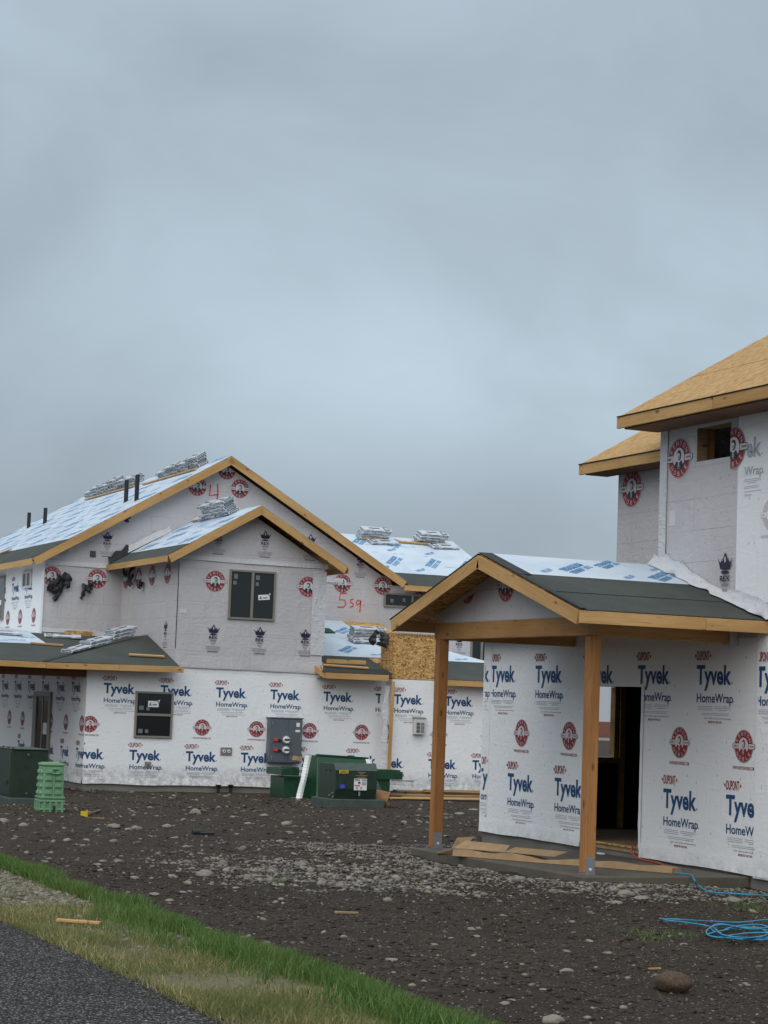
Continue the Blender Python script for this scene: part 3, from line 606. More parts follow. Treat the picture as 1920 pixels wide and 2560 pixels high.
# wing roof
sW = .40; YW, YWR = 52.95, 57.1; ZW = 3.33; ZWR = ZW+sW*(YWR-YW); XW0, XW1 = 20.5, 27.58
def wz(y): return ZW+sW*(y-YW)
XJ = lambda z: XR+(ZR-z)/sM
wingF = slope('roof_slope', [(XJ(ZW), YW, ZW), (XW1, YW, ZW), (XW1, YWR, ZWR), (XJ(ZWR), YWR, ZWR)])
cover('underlayment', [(XJ(wz(53.9)), 53.9, wz(53.9)), (XW1, 53.9, wz(53.9)), (XW1, YWR, ZWR), (XJ(ZWR), YWR, ZWR)], .012, udl, wingF)
cover('felt_strip', [(XJ(ZW), YW-.02, ZW-.008), (XW1+.02, YW-.02, ZW-.008), (XW1+.02, 54.0, wz(54.0)), (XJ(wz(54)), 54.0, wz(54.0))], .006, felt, wingF)
wingB = slope('roof_slope', [(XJ(ZW), 2*YWR-YW, ZW), (XW1, 2*YWR-YW, ZW), (XW1, YWR, ZWR), (XJ(ZWR), YWR, ZWR)], mat=udl)
fascia((XE2-.06, YW, ZW+.0), (XW1, YW, ZW), .15, wingF, (0, -1, 0)); fascia((XW1, YW, ZW), (XW1, YWR, ZWR), .15, wingF, (1, 0, 0))
# lower left roof and its hip by the front block
sA = .155; YE = 48.1
def az(y): return .68+sA*(y-YE)
XA0 = 9.5
lowL = slope('roof_slope', [(XA0, YE, az(YE)), (16.04, YE, az(YE)), (16.04, YM-.01, az(YM)), (XA0, YM-.01, az(YM))])
lowL2 = slope('roof_slope', [(XA0, YM-.01, az(YM)), (XL-.01, YM-.01, az(YM)), (XL-.01, 60, az(YM)+.35), (XA0, 60, az(YM)+.35)])
cover('felt_strip', [(XA0, YE-.02, az(YE)), (16.03, YE-.02, az(YE)), (16.03, YM-.02, az(YM)), (XA0, YM-.02, az(YM))], .006, felt, lowL)
cover('underlayment', [(XA0, 51.05, az(51.05)), (13.55, 51.2, az(51.2)), (13.62, YM-.02, az(YM)), (XA0, YM-.02, az(YM))], .012, udl, lowL)
cover('underlayment', [(XA0, YM-.02, az(YM)), (XL-.012, YM-.02, az(YM)), (XL-.012, 60, az(YM)+.35), (XA0, 60, az(YM)+.35)], .012, udl, lowL2)
A_, B_, C_, D_ = (12.72, YE-.02, .69), (16.035, YE-.02, .70), (16.035, 50.82, 1.51), (16.035, 53.1, az(53.1)+.02)
m = MB(); m.add([A_, B_, C_, D_], [(0, 1, 2), (0, 2, 3)]); m.build('hip_felt', felt, lowL)
m = MB(); hv = [Vector(A_).lerp(Vector(C_), t) for t in np.linspace(0, .5, 14)]
m.add([v+Vector((-.10, .10, .015)) for v in hv]+[v+Vector((.02, .0, .014)) for v in hv], [(i, i+1, i+15, i+14) for i in range(13)]); m.build('hip_cap_strip', black_felt, lowL)
fascia((XA0, YE, .70), (12.72, YE, .68), .135, lowL, (0, -1, 0)); fascia((12.725, YE, .68), (14.5, YE, .70), .14, lowL, (0, -1, 0)); fascia((14.505, YE, .70), (16.12, YE, .715), .145, lowL, (0, -1, 0))
plank('porch_beam', (XA0, 48.75, .36), (13.86, 48.75, .36), .10, .24, (0, 0, 1), dark_or_shade_timber, LH); plank('porch_beam', (XA0, 50.8, .42), (13.86, 50.8, .42), .09, .26, (0, 0, 1), dark_or_shade_timber, LH)
# lower right roof (over the recess) and the one beyond the chase
sB = .28
def bz(y, y0=48.0, z0=.74): return z0+sB*(y-y0)
Y0 = 47.95
shed = slope('roof_slope', [(19.72, Y0, bz(Y0)), (21.55, Y0, bz(Y0)), (21.55, YM-.01, bz(YM)), (19.94, YM-.01, bz(YM)), (19.94, 48.7, bz(48.7)), ])
cover('felt_strip', [(19.68, Y0-.02, bz(Y0)-.005), (21.60, Y0-.02, bz(Y0)-.005), (21.60, 49.6, bz(49.6)), (19.94, 49.6, bz(49.6)), (19.94, 48.5, bz(48.5))], .006, felt, shed)
cover('felt_strip', [(19.66, Y0-.04, bz(Y0)-.012), (21.62, Y0-.04, bz(Y0)-.012), (21.62, Y0+.42, bz(Y0+.42)), (19.95, Y0+.42, bz(Y0+.42)), (19.9, Y0+.3, bz(Y0+.3))], .014, black_felt, shed)
cover('underlayment', [(19.945, 49.5, bz(49.5)), (22.4, 49.5, bz(49.5)), (22.4, YM-.02, bz(YM)), (19.945, YM-.02, bz(YM))], .014, udl, shed)
slope('roof_slope', [(21.56, 49.05, bz(49.05)), (23.6, 49.05, bz(49.05)), (23.6, YM-.01, bz(YM)), (21.56, YM-.01, bz(YM))])
fascia((19.78, Y0, bz(Y0)), (21.5, Y0, bz(Y0)), .15, shed, (0, -1, 0)); fascia((19.78, Y0-.036, bz(Y0)), (19.78, 48.58, bz(48.58)), .15, shed, (-1, 0, 0))
MB().add([(19.80, Y0+.01, bz(Y0)-.14), (21.5, Y0+.01, bz(Y0)-.14), (21.5, 48.6, bz(Y0)-.14), (19.8, 48.6, bz(Y0)-.14)], [(0, 3, 2, 1)]).build('soffit', osb, shed)
def b2(y): return .66+sB*(y-47.9)
r2 = slope('roof_slope', [(22.92, 47.9, b2(47.9)), (26.95, 47.9, b2(47.9)), (24.0, 51.4, b2(51.4)), (22.92, 51.4, b2(51.4))])
cover('felt_strip', [(22.92, 47.88, b2(47.88)), (26.97, 47.88, b2(47.88)), (25.25, 49.75, b2(49.75)), (22.92, 49.75, b2(49.75))], .006, felt, r2); cover('underlayment', [(22.92, 49.7, b2(49.7)), (25.30, 49.7, b2(49.7)), (24.0, 51.4, b2(51.4)), (22.92, 51.4, b2(51.4))], .014, udl, r2)
slope('roof_slope', [(26.95, 47.9, b2(47.9)), (26.95, 53.3, b2(47.9)), (24.2, 53.3, b2(51.4)), (24.0, 51.4, b2(51.4))], mat=udl)
fascia((22.93, 47.9, b2(47.9)), (26.95, 47.9, b2(47.9)), .14, r2, (0, -1, 0))
# strand board chase between the two lower roofs
CH = MB().box((21.74, 48.25, .60), (22.90, 48.98, 1.80)).build('chase_wall', weathered, LH)
zs = [.63, .86, 1.10, 1.34, 1.58, 1.795]
for a, b in zip(zs, zs[1:]): MB().box((21.722, 48.262, a), (21.738, 48.975, b-.012)).build('sheathing_panel', osb, CH)
MB().box((21.728, 48.215, .632), (22.90, 48.249, 1.70)).build('sheathing_panel', osb, CH); MB().box((21.728, 48.222, 1.705), (22.90, 48.249, 1.80)).build('sheathing_panel', roof_osb, CH)
mm = MB()
for i in range(15): rect(mm, 21.80+.073*i, 0, .045*random.uniform(.6, 1.2), .05*random.uniform(.7, 1.2), 0)
mm.v = [(a, 48.218, 1.752+b) for a, b, c in mm.v]; mm.build('stamped_lettering', dark_or_shade_timber, CH)
# bare sheathing below the lifted wrap on the upper left wall
MB().box((14.55, YM-.05, 1.40), (15.30, YM-.03, 1.60)).build('sheathing_panel', osb, main)
# vent pipes
for x, y, h in ((16.75, 55.65, .62), (16.61, 54.2, .72), (16.54, 65.57, .5), (16.58, 63.7, .5)):
    z = ZR-sM*(XR-x); MB().cyl((x, y, z-.1), (x, y, z+h), .06, n=16).build('vent_pipe', black_plastic, mainL)

# --- windows and doors
def window(parent, o, u, n, w, h, layout, fmat=frame_m, fr=.05, stickers=(), name='window'):
    """o: bottom left corner on the wall, u: to the right, n: outwards"""
    E_ = empty(name, o, parent); mw = frame(o, u, n)      # local X right, local Z out, local Y = n x u = up
    def bx(nm, a, b, mt): return MB().box(a, b).build(nm, mt, E_, .004, mw)
    bx('frame', (0, 0, .0), (fr, h, .045), fmat); bx('frame', (w-fr, 0, 0), (w, h, .045), fmat); bx('frame', (fr, h-fr, 0), (w-fr, h, .044), fmat); bx('frame', (fr, 0, 0), (w-fr, fr, .046), fmat)
    panes = []
    if layout == 'slider':
        bx('frame', (w*.5-.035, fr, 0), (w*.5+.035, h-fr, .04), fmat); panes = [(fr, fr, w*.5-.035, h-fr), (w*.5+.035, fr, w-fr, h-fr)]
    elif layout == 'hung':
        bx('frame', (fr, h*.5-.03, 0), (w-fr, h*.5+.03, .04), fmat); panes = [(fr, fr, w-fr, h*.5-.03), (fr, h*.5+.03, w-fr, h-fr)]
    else: panes = [(fr, fr, w-fr, h-fr)]
    for a in panes: bx('pane', (a[0], a[1], .004), (a[2], a[3], .014), glass)
    for (sx, sy, sw, sh, mt) in stickers: bx('sticker', (sx-sw/2, sy-sh/2, .016), (sx+sw/2, sy+sh/2, .018), mt)
    return E_
faint = plain('pale_glass_sticker', (.16, .18, .17), .5, var=.05)
def banner(E_, mw, x, y, w, h, rot=0):
    m = MB(); rect(m, 0, 0, w, h, 0, .017); m.add([(w/2, h*.1, .017), (w/2+.12*w, h*.75, .017), (w/2-.15*w, h*.5, .017)], [(0, 1, 2)], 0)
    m.add([(-w*.40, -h*.28, .0185), (-w*.16, -h*.28, .0185), (-w*.24, h*.1, .0185), (-w*.28, h*.36, .0185), (-w*.33, h*.05, .0185)], [(0, 1, 2, 3, 4)], 1); rect(m, w*.12, -h*.12, w*.4, h*.2, 1, .0185)
    return m.build('sticker', [cream, ink_dgrey], E_, 0, mw @ Matrix.Translation((x, y, 0)) @ Matrix.Rotation(rot, 4, 'Z'))
U, NN = (1, 0, 0), (0, -1, 0); UL, NL = (0, -1, 0), (-1, 0, 0)
e = window(LH, (17.37, YF-.012, 1.94), U, NN, 1.23, 1.23, 'slider', stickers=((.17, 1.06, .10, .12, faint), (.15, .90, .09, .09, faint), (.75, 1.06, .10, .11, faint), (.74, .90, .08, .09, faint))); banner(e, frame((17.37, YF-.012, 1.94), U, NN), .93, .58, .30, .13, .1)
e = window(LH, (15.10, YF-.004, -1.04), U, NN, .96, 1.12, 'hung', stickers=((.16, .62+.10, .11, .10, faint), (.33, .62+.08, .08, .08, faint), (.16, .16, .11, .10, faint), (.32, .16, .08, .08, faint))); banner(e, frame((15.10, YF-.004, -1.04), U, NN), .46, .82, .27, .15)
e = window(LH, (23.66, YM-.012, 2.70), U, NN, 1.75, .40, 'slider', stickers=((.25, .18, .10, .1, faint), (.62, .22, .08, .1, faint), (1.1, .22, .12, .10, cream)))
window(LH, (26.42, YM-.012, 1.28), U, NN, .7, .72, 'slider')
e = window(LH, (XL-.01, 57.3, 1.90), UL, NL, .02+.62*0+.9, 1.26, 'hung') if False else window(LH, (XL-.01, 59.2, 1.92), UL, NL, 1.95, 1.24, 'slider', stickers=((1.5, .5, .3, .14, cream),))
e = window(LH, (XL-.01, 55.25, 2.72), UL, NL, .92, .46, 'slider', frame_w, .06)
# side door with a glass panel
dE = empty('door', (XL, 52.5, -2.0), LH); mw = frame((XL-.01, 53.35, -2.05), UL, NL)
for nm, a, b, mt in (('frame', (0, 0, 0), (.32, 2.03, .05), frame_m), ('frame', (1.52, 0, 0), (1.68, 2.03, .05), frame_m), ('frame', (.32, 1.90, 0), (1.52, 2.03, .05), frame_m), ('pane', (.33, .02, .0), (.84, 1.89, .02), glass), ('stile', (.85, .02, 0), (.93, 1.89, .03), frame_m), ('pane', (.94, .02, 0), (1.51, 1.89, .018), glass), ('sticker', (1.0, .95, .019), (1.38, 1.24, .021), cream)):
    MB().box(a, b).build(nm, mt, dE, .004, mw)
# --- printing on the wrap of the left house
cR = [((21.60, 0, 0), (1, 0, 0))]; cL = [((XL, 0, 0), (-1, 0, 0))]
for i in range(6):
    x = 14.44+1.43*i; put_print('wrap', (x, YF, .36), U, NN, lower, cR if x > 20.5 else ())
for i in range(-1, 5):
    x = 15.16+1.43*i; put_print('wrap', (x, YF, -1.22), U, NN, lower, (cL if i < 0 else ()) or (cR if x > 20.5 else ()))
for i in range(6):
    x = 14.0+1.42*i; put_print('emblem', (x, YF, -.75), U, NN, lower, cL if i == 0 else (cR if x > 21 else ()))
for k in range(6):
    y = 49.52+1.43*k; put_print('wrap', (XL, y+.25, .36), UL, NL, lower, [((0, YF, 0), (0, -1, 0))] if k == 0 else ())
for k in range(5):
    y = 50.27-1.43+1.43*k; put_print('wrap', (XL, y+.27, -1.22), UL, NL, lower, [((0, YF, 0), (0, -1, 0))] if k == 0 else ())
for k in range(6):
    y = 50.29-1.43+1.43*k; put_print('emblem', (XL, y, -.75), UL, NL, lower, [((0, YF, 0), (0, -1, 0))] if k == 0 else ())
for x in (21.93, 23.36, 24.79): put_print('wrap', (x, 48.2, .36), U, NN, right_lower)
for x in (22.95, 24.20, 25.6): put_print('wrap', (x, 48.2, -1.25), U, NN, right_lower)
put_print('wrap', (21.45, 48.2, -1.25), U, NN, right_lower, [((21.72, 0, 0), (-1, 0, 0))])
for x in (23.08, 24.52, 25.9): put_print('emblem', (x, 48.2, -.74), U, NN, right_lower)
put_print('emblem', (21.72, 48.38, -.72), UL, NL, right_lower)
for y in (56.06, 54.63, 57.5): put_print('wrap', (XL-.006, y+.27, 3.02), UL, NL, left_up)
for y in (56.77, 55.4, 53.95, 58.1): put_print('emblem', (XL-.006, y, 1.97), UL, NL, left_up)
dcl = [((0, YF-.008, 3.36), (0, 0, 1))]
for x in (17.01, 19.48): put_print('big_emblem', (x, YF-.008, 2.85), U, NN, dormer)
for x in (17.05, 18.28, 19.50): put_print('crown', (x, YF-.008, 3.84), U, NN, dormer)
for x in (17.02, 18.24, 19.46): put_print('crown', (x, YF-.008, 1.43), U, NN, dormer, off=.012)
for y in (52.95, 51.85, 50.7, 49.45): put_print('big_emblem', (16.05, y, 3.02), UL, NL, dormer)
put_print('crown', (16.05, 49.4, 1.5), UL, NL, dormer)
put_print('big_emblem', (14.13, YM, 3.0), U, NN, main, [((XL, 0, 0), (-1, 0, 0))]); put_print('big_emblem', (15.36, YM, 3.0), U, NN, main)
for x, z in ((18.03, 5.66), (19.25, 5.69), (20.45, 5.66)): put_print('big_emblem', (x, YM, z), U, NN, main, [((20.35, YM, 5.40), (sM, 0, 1))] if x > 20 else ())
put_print('big_emblem', (18.85, YM, 6.17), U, NN, main, [((18.84, YM, 6.28), (sM, 0, 1)), ((18.84, YM, 6.28), (-sM, 0, 1))])
put_print('crown', (15.59, YM, 3.92), U, NN, main); put_print('crown', (22.92, YM, 3.80), U, NN, main)
mm = MB()
for i in range(5): rect(mm, 0, -.03*i, (.40, .36, .40, .3, .28)[i], .008, 0)
mw = frame((14.35, YM-.004, 3.72), U, NN); mm.build('printed_lettering', ink_dgrey, main, 0, mw)
for x in (22.39, 23.62): put_print('big_emblem', (x, YM, 3.28), U, NN, main if x < 23.8 else wing)
put_print('big_emblem', (24.85, YM, 3.28), U, NN, wing, [((0, YM, 3.28), (0, 0, 1))]); put_print('crown', (26.07, YM, 1.72), U, NN, wing)
spray_text([[(0, .22), (-.02, -.08), (.22, -.04)], [(.2, .26), (.22, .0), (.20, -.24)]], spray, main, (18.40, YM, 5.52), U, NN, .022)
spray_text([[(.22, .21), (.02, .2), (0, .02), (.16, .02), (.2, -.1), (.12, -.19), (-.06, -.18)], [(.42, .06), (.34, .04), (.33, -.02), (.42, -.07), (.42, -.14), (.32, -.17)], [(.64, .0), (.56, .04), (.51, -.03), (.54, -.1), (.64, -.04), (.645, .03), (.63, -.3)], [(.74, -.1), (.745, -.12)]], spray, main, (22.32, YM, 2.80), U, NN, .019)
# lettering on the roof membranes
def on_roof(kind, poly, p, u, parent, rot=0, sx=1, off=.02):
    P = [Vector(q) for q in poly]; n = (P[1]-P[0]).cross(P[2]-P[0]).normalized(); n = n if n.z > 0 else -n
    u = Vector(u); u = (u-n*u.dot(n)).normalized(); return put_print(kind, p, u, n, parent, off=off, rot=rot, sx=sx)
mpl = [(XR, 0, ZR), (XE, 0, ZE), (XR, 1, ZR)]
for i in range(9):
    for j in range(8):
        x = XF+.35+.5*i; y = YA+.9+1.75*j+.8*(i % 2); on_roof(('udl', 'udl2')[(i+j) % 2], mpl, (x, y, ZR-sM*(XR-x)), (0, -1, 0), mainL, .25, .8)
dpl = [(XD, 0, ZD), (XDE, 0, ZDE), (XD, 1, ZD)]
for i in range(4):
    for j in range(3):
        x = XDF+.25+.45*i; y = YDA+.8+1.6*j+.7*(i % 2); on_roof(('udl', 'udl2')[(i+j) % 2], dpl, (x, y, ZD-sM*(XD-x)), (0, -1, 0), dL, .25, .8)
wp = [(0, YW, ZW), (1, YW, ZW), (0, YWR, ZWR)]
for (x, y) in ((24.65, 54.9), (25.9, 54.9), (27.0, 54.9), (24.3, 56.6), (26.7, 56.75), (25.4, 56.5)): on_roof('udl', wp, (x, y, wz(y)), (1, 0, 0), wingF, .95, .95)
for (x, y) in ((25.2, 54.25), (26.4, 54.25), (25.0, 55.9), (26.2, 55.8), (24.1, 54.3)): on_roof('udl2', wp, (x, y, wz(y)), (1, 0, 0), wingF, .6, .85)
for i in range(16): on_roof('small', wp, (24.2+3.2*random.random(), (54.5, 55.5, 56.2)[i % 3]+.1*random.random(), 0) if False else Vector((lambda x, y: (x, y, wz(y)))(24.2+3.2*random.random(), (54.6, 55.5, 56.2)[i % 3]+.1*random.random())), (1, 0, 0), wingF, 0, .8)
sp = [(0, 48, bz(48)), (1, 48, bz(48)), (0, 50, bz(50))]
for (x, y) in ((21.3, 50.2), (20.9, 51.6), (20.5, 52.6), (22.0, 52.2)): on_roof('udl', sp, (x, y, bz(y)), (1, 0, 0), shed, .85, .85, .022)
for (x, y) in ((20.3, 49.85), (21.95, 49.8), (20.3, 51.0), (21.9, 51.2)): on_roof('udl2', sp, (x, y, bz(y)), (1, 0, 0), shed, .2, .7, .022)
for (x, y) in ((23.6, 50.2), (24.5, 49.95), (24.1, 50.8)): on_roof('udl2', [(0, 48, b2(48)), (1, 48, b2(48)), (0, 50, b2(50))], (x, y, b2(y)), (1, 0, 0), r2, .2, .8, .022)
for (x, y) in ((12.9, 51.7), (13.3, 52.3), (12.4, 51.5)): on_roof('udl2', [(0, 48, az(48)), (1, 48, az(48)), (0, 50, az(50))], (x, y, az(y)), (1, 0, 0), lowL, .1, .9, .022)

# ------------------------------------------------------------------ right house with porch
RH = empty('unfinished_house', (14.26, 24, -2.0)); tag(RH, 'house under construction with strand board roof, white wrap and gabled timber porch', 'house')
XW, YN, YS = 14.26, 28.23, 16.0
def holed(x0, x1, y0, y1, z0, z1, holes, axis='X'):
    """wall slab with rectangular openings (a0, a1, z0, z1) along its length"""
    m = MB(); ca = sorted({y0, y1, *[h[0] for h in holes], *[h[1] for h in holes]}); cz = sorted({z0, z1, *[h[2] for h in holes], *[h[3] for h in holes]})
    keep = lambda a, z: not any(h[0]-1e-6 <= a <= h[1]+1e-6 and h[2]-1e-6 <= z <= h[3]+1e-6 for h in holes)
    P = (lambda t, a, z: (t, a, z)) if axis == 'X' else (lambda t, a, z: (a, t, z))
    cell = {(i, j): keep((ca[i]+ca[i+1])/2, (cz[j]+cz[j+1])/2) for i in range(len(ca)-1) for j in range(len(cz)-1)}
    for (i, j), k in cell.items():
        if not k: continue
        a, b, c, d = ca[i], ca[i+1], cz[j], cz[j+1]
        for t in (x0, x1): m.add([P(t, a, c), P(t, b, c), P(t, b, d), P(t, a, d)], [(0, 1, 2, 3)], 0 if t == x0 else 1)
        for (di, dj, e) in ((-1, 0, ((a, c), (a, d))), (1, 0, ((b, c), (b, d))), (0, -1, ((a, c), (b, c))), (0, 1, ((a, d), (b, d)))):
            if not cell.get((i+di, j+dj), False): (p, q), (r, s_) = e; m.add([P(x0, p, q), P(x1, p, q), P(x1, r, s_), P(x0, r, s_)], [(0, 1, 2, 3)], 1)
    return m
DY0, DY1, DZ0, DZ1 = 23.62, 25.12, -1.76, .34
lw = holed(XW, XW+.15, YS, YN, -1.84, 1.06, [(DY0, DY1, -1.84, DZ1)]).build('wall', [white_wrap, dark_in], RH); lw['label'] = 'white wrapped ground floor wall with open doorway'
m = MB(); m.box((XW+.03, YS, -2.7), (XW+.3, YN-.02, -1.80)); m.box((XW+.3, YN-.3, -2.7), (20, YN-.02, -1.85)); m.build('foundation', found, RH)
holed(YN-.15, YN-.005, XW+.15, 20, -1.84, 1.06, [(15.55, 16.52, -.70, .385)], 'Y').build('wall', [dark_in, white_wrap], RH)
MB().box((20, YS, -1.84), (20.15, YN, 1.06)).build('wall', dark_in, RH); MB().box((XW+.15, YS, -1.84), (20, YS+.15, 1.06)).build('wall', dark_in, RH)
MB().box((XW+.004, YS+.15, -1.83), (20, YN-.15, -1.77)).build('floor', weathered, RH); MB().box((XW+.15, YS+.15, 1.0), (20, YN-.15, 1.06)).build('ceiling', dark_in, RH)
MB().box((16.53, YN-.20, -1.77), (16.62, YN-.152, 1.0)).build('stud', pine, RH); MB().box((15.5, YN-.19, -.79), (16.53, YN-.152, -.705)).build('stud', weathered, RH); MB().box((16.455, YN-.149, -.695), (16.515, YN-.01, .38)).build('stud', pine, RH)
for y in (26.6, 27.4): MB().box((15.2+(y-26.6)*2, y, -1.77), (15.24+(y-26.6)*2, y+.09, 1.0)).build('stud', weathered, RH)
plank('sill_plate', (XW+.02, DY0, -1.768), (XW+.02, DY1, -1.768), .10, .02, (0, 0, 1), osb, RH)
# first floor roof beyond the porch
slab('roof_slope', [(XW-.35, 26.1, 1.05), (XW-.35, YN+.3, 1.05), (17.1, YN-1.6, 1.75), (17.1, 24.8, 1.75)], .03, felt, RH); slab('roof_slope', [(XW-.35, YN+.3, 1.05), (20.3, YN+.3, 1.05), (17.1, YN-1.6, 1.75)], .03, felt, RH)
# upper storey, near part
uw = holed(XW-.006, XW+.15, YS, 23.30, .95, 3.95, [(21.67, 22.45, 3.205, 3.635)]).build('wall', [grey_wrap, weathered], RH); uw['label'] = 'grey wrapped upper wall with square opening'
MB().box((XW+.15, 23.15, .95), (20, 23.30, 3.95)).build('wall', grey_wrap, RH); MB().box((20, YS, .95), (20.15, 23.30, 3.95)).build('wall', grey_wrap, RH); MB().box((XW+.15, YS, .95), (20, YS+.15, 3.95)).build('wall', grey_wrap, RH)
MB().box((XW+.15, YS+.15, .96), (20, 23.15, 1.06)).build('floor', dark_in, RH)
for y in (21.55, 22.50): MB().box((XW+.155, y-.0, 1.06), (XW+.29, y+.04, 3.95)).build('stud', pine, RH)
plank('stud', (XW+.6, 22.0, 2.4), (XW+.75, 22.25, 4.2), .04, .09, (1, 0, 0), pine, RH); MB().box((XW+.155, 21.5, 3.64), (XW+.25, 22.6, 3.78)).build('stud', pine, RH)
MB().box((XW+1.4, YS+.2, 1.06), (XW+1.45, 23.1, 4.4)).build('partition', dark_in, RH)
# upper storey, far part
uf = MB().box((14.7, 23.305, 1.05), (19.8, 25.16, 3.40)).build('wall', grey_wrap, RH)
# white wrap over the near part, laps
wl = MB().box((XW-.012, YS, 1.15), (XW-.0065, 21.50, 3.93)).build('wrap_panel', white_wrap, uw)
def vstrip(parent, x, y0, y1, z0, z1, mat, seed):
    n = 30; vs = []
    for j in range(n+1):
        for i in range(5):
            t = j/n; k = i/4; vs.append((x-.008-.012*(.5+.5*mnoise.noise(Vector((k*2, t*9, seed)))), y0+(y1-y0)*k+.008*mnoise.noise(Vector((k, t*7, seed+3))), z0+(z1-z0)*t))
    m = MB(); m.add(vs, [(j*5+i, j*5+i+1, (j+1)*5+i+1, (j+1)*5+i) for j in range(n) for i in range(4)]); m.smooth = True
    return m.build('wrap_lap', mat, parent)
vstrip(uw, XW-.008, 23.31, 23.13, 1.75, 3.86, thin_wrap, 4)
MB().box((XW-.011, 22.92, 2.42), (XW-.0065, 23.06, 2.62)).build('tape_patch', ink_white, uw)
def skirt():
    n = 90; vs = []
    for j in range(6):
        for i in range(n+1):
            t = i/n; y = 23.42-2.75*t; zr = 1.15+.29*(y-20.78); k = j/5; w_ = mnoise.noise(Vector((t*11+k*2.5, k*3, 5)))
            vs.append((XW-.014-.02*abs(w_)-.10*(1-k)**2*(1+.9*w_), y, zr+.035+.012*abs(w_)+k*(.13+.05*math.sin(t*9)+.05*mnoise.noise(Vector((t*14, 0, 9))))+.03*w_*k))
    m = MB(); m.add(vs, [(j*(n+1)+i, j*(n+1)+i+1, (j+1)*(n+1)+i+1, (j+1)*(n+1)+i) for j in range(5) for i in range(n)]); m.smooth = True
    m.build('loose_wrap_skirt', thin_wrap, uw)
skirt()
# roofs of strand board sheets
def sheet_roof(parent, e, z, y_hi, y_lo, slope_, rows, mat=roof_osb):
    """courses of sheets, eave at x=e running along Y"""
    R_ = empty('roof', (e, y_hi, z), parent); n = math.hypot(1, slope_); k = 0
    for r in range(rows):
        x0 = e+r*1.22/n; x1 = x0+1.207/n; y = y_hi; first = 1.22 if r % 2 else 2.44
        while y > y_lo+.01:
            L = first; first = 2.44; y1 = max(y-L, y_lo); d = .008*random.random()
            P = [(x0, y, z+slope_*(x0-e)+d), (x1, y, z+slope_*(x1-e)+d), (x1, y1+.012, z+slope_*(x1-e)+d), (x0, y1+.012, z+slope_*(x0-e)+d)]
            slab('sheathing_panel', P, .018, mat, R_); y = y1
    return R_
nr = sheet_roof(RH, 13.7, 3.855, 23.43, YS-.3, .58, 3); fr = sheet_roof(RH, 14.3, 3.462, 25.5, 23.31, .57, 3)
for i in range(7): MB().prism([(13.75, 23.2-1.2*i, 3.84), (17.2, 23.2-1.2*i, 5.84), (17.2, 23.2-1.2*i, 5.66), (13.75, 23.2-1.2*i, 3.66)], (0, -.04, 0)).build('rafter', pine, nr)
slab('roof_slope', [(16.86, 23.43, 5.69), (20.6, 23.43, 3.6), (20.6, YS-.3, 3.6), (16.86, YS-.3, 5.69)], .02, roof_osb, RH); slab('roof_slope', [(17.46, 25.5, 5.26), (20.4, 25.5, 3.5), (20.4, 23.31, 3.5), (17.46, 23.31, 5.26)], .02, roof_osb, RH)
def seam_edge(p0, p1, parent): plank('drip_edge', p0, p1, .03, .012, (0, 0, 1), black_felt, parent, 0)
for a, b in ((23.47, 21.2), (21.19, 19.3), (19.29, YS-.3)): fascia((13.7, a, 3.845), (13.7, b, 3.845), .145, nr, (-1, 0, 0))
for a, b in ((25.52, 24.4), (24.395, 23.315)): fascia((14.3, a, 3.452), (14.3, b, 3.452), .14, fr, (-1, 0, 0))
MB().prism([(13.70, 23.45, 3.83), (17.2, 23.45, 5.86), (17.2, 23.45, 5.69), (13.70, 23.45, 3.69)], (0, .036, 0)).build('fascia_board', pine, nr); MB().prism([(14.3, 25.5, 3.447), (17.4, 25.5, 5.214), (17.4, 25.5, 5.05), (14.3, 25.5, 3.31)], (0, .036, 0)).build('fascia_board', pine, fr)
seam_edge((13.665, 23.46, 3.836), (13.665, YS-.3, 3.836), nr); seam_edge((14.265, 25.52, 3.443), (14.265, 23.315, 3.443), fr)
MB().box((13.74, YS, 3.68), (14.25, 23.4, 3.70)).build('soffit', dark_or_shade_timber, nr); MB().box((14.34, 23.32, 3.30), (14.69, 25.46, 3.32)).build('soffit', dark_or_shade_timber, fr)  # soffits coloured dark brown to paint in the shade under the eaves
m = MB(); m.prism([(XW+.02, 23.28, 3.9), (19.9, 23.28, 3.9), (17.1, 23.28, 5.6)], (0, -.1, 0)); m.build('wall', grey_wrap, RH)
m = MB(); m.prism([(14.72, 25.14, 3.39), (19.7, 25.14, 3.39), (17.4, 25.14, 4.9)], (0, -.1, 0)); m.build('wall', grey_wrap, RH)
# porch
XG, YE0, YE1, YRG, ZEV, ZRG = 11.70, 20.78, 26.02, 23.40, 1.15, 1.91
sP = (ZRG-ZEV)/(YRG-YE0)
def pz(y): return ZRG-sP*abs(y-YRG)
PRf = slab('porch_roof', [(XG, YE0, ZEV), (XW-.012, YE0, ZEV), (XW-.012, YRG, ZRG), (XG, YRG, ZRG)], .022, osb, RH)
PRb = slab('porch_roof', [(XG, YE1, ZEV), (XW-.012, YE1, ZEV), (XW-.012, YRG, ZRG), (XG, YRG, ZRG)], .022, osb, RH)
cover('felt_strip', [(XG-.03, YE0-.03, pz(YE0-.03)), (XW-.02, YE0-.03, pz(YE0-.03)), (XW-.02, 21.62, pz(21.62)), (XG-.03, 21.62, pz(21.62))], .010, felt, PRf, .005)
cover('felt_strip', [(XG-.03, 21.55, pz(21.55)), (XW-.02, 21.55, pz(21.55)), (XW-.02, 22.45, pz(22.45)), (XG-.03, 22.45, pz(22.45))], .018, felt, PRf, .006)
cover('underlayment', [(XG+.02, 22.36, pz(22.36)), (XW-.02, 22.36, pz(22.36)), (XW-.02, YRG, ZRG), (XG+.02, YRG, ZRG)], .025, udl, PRf)
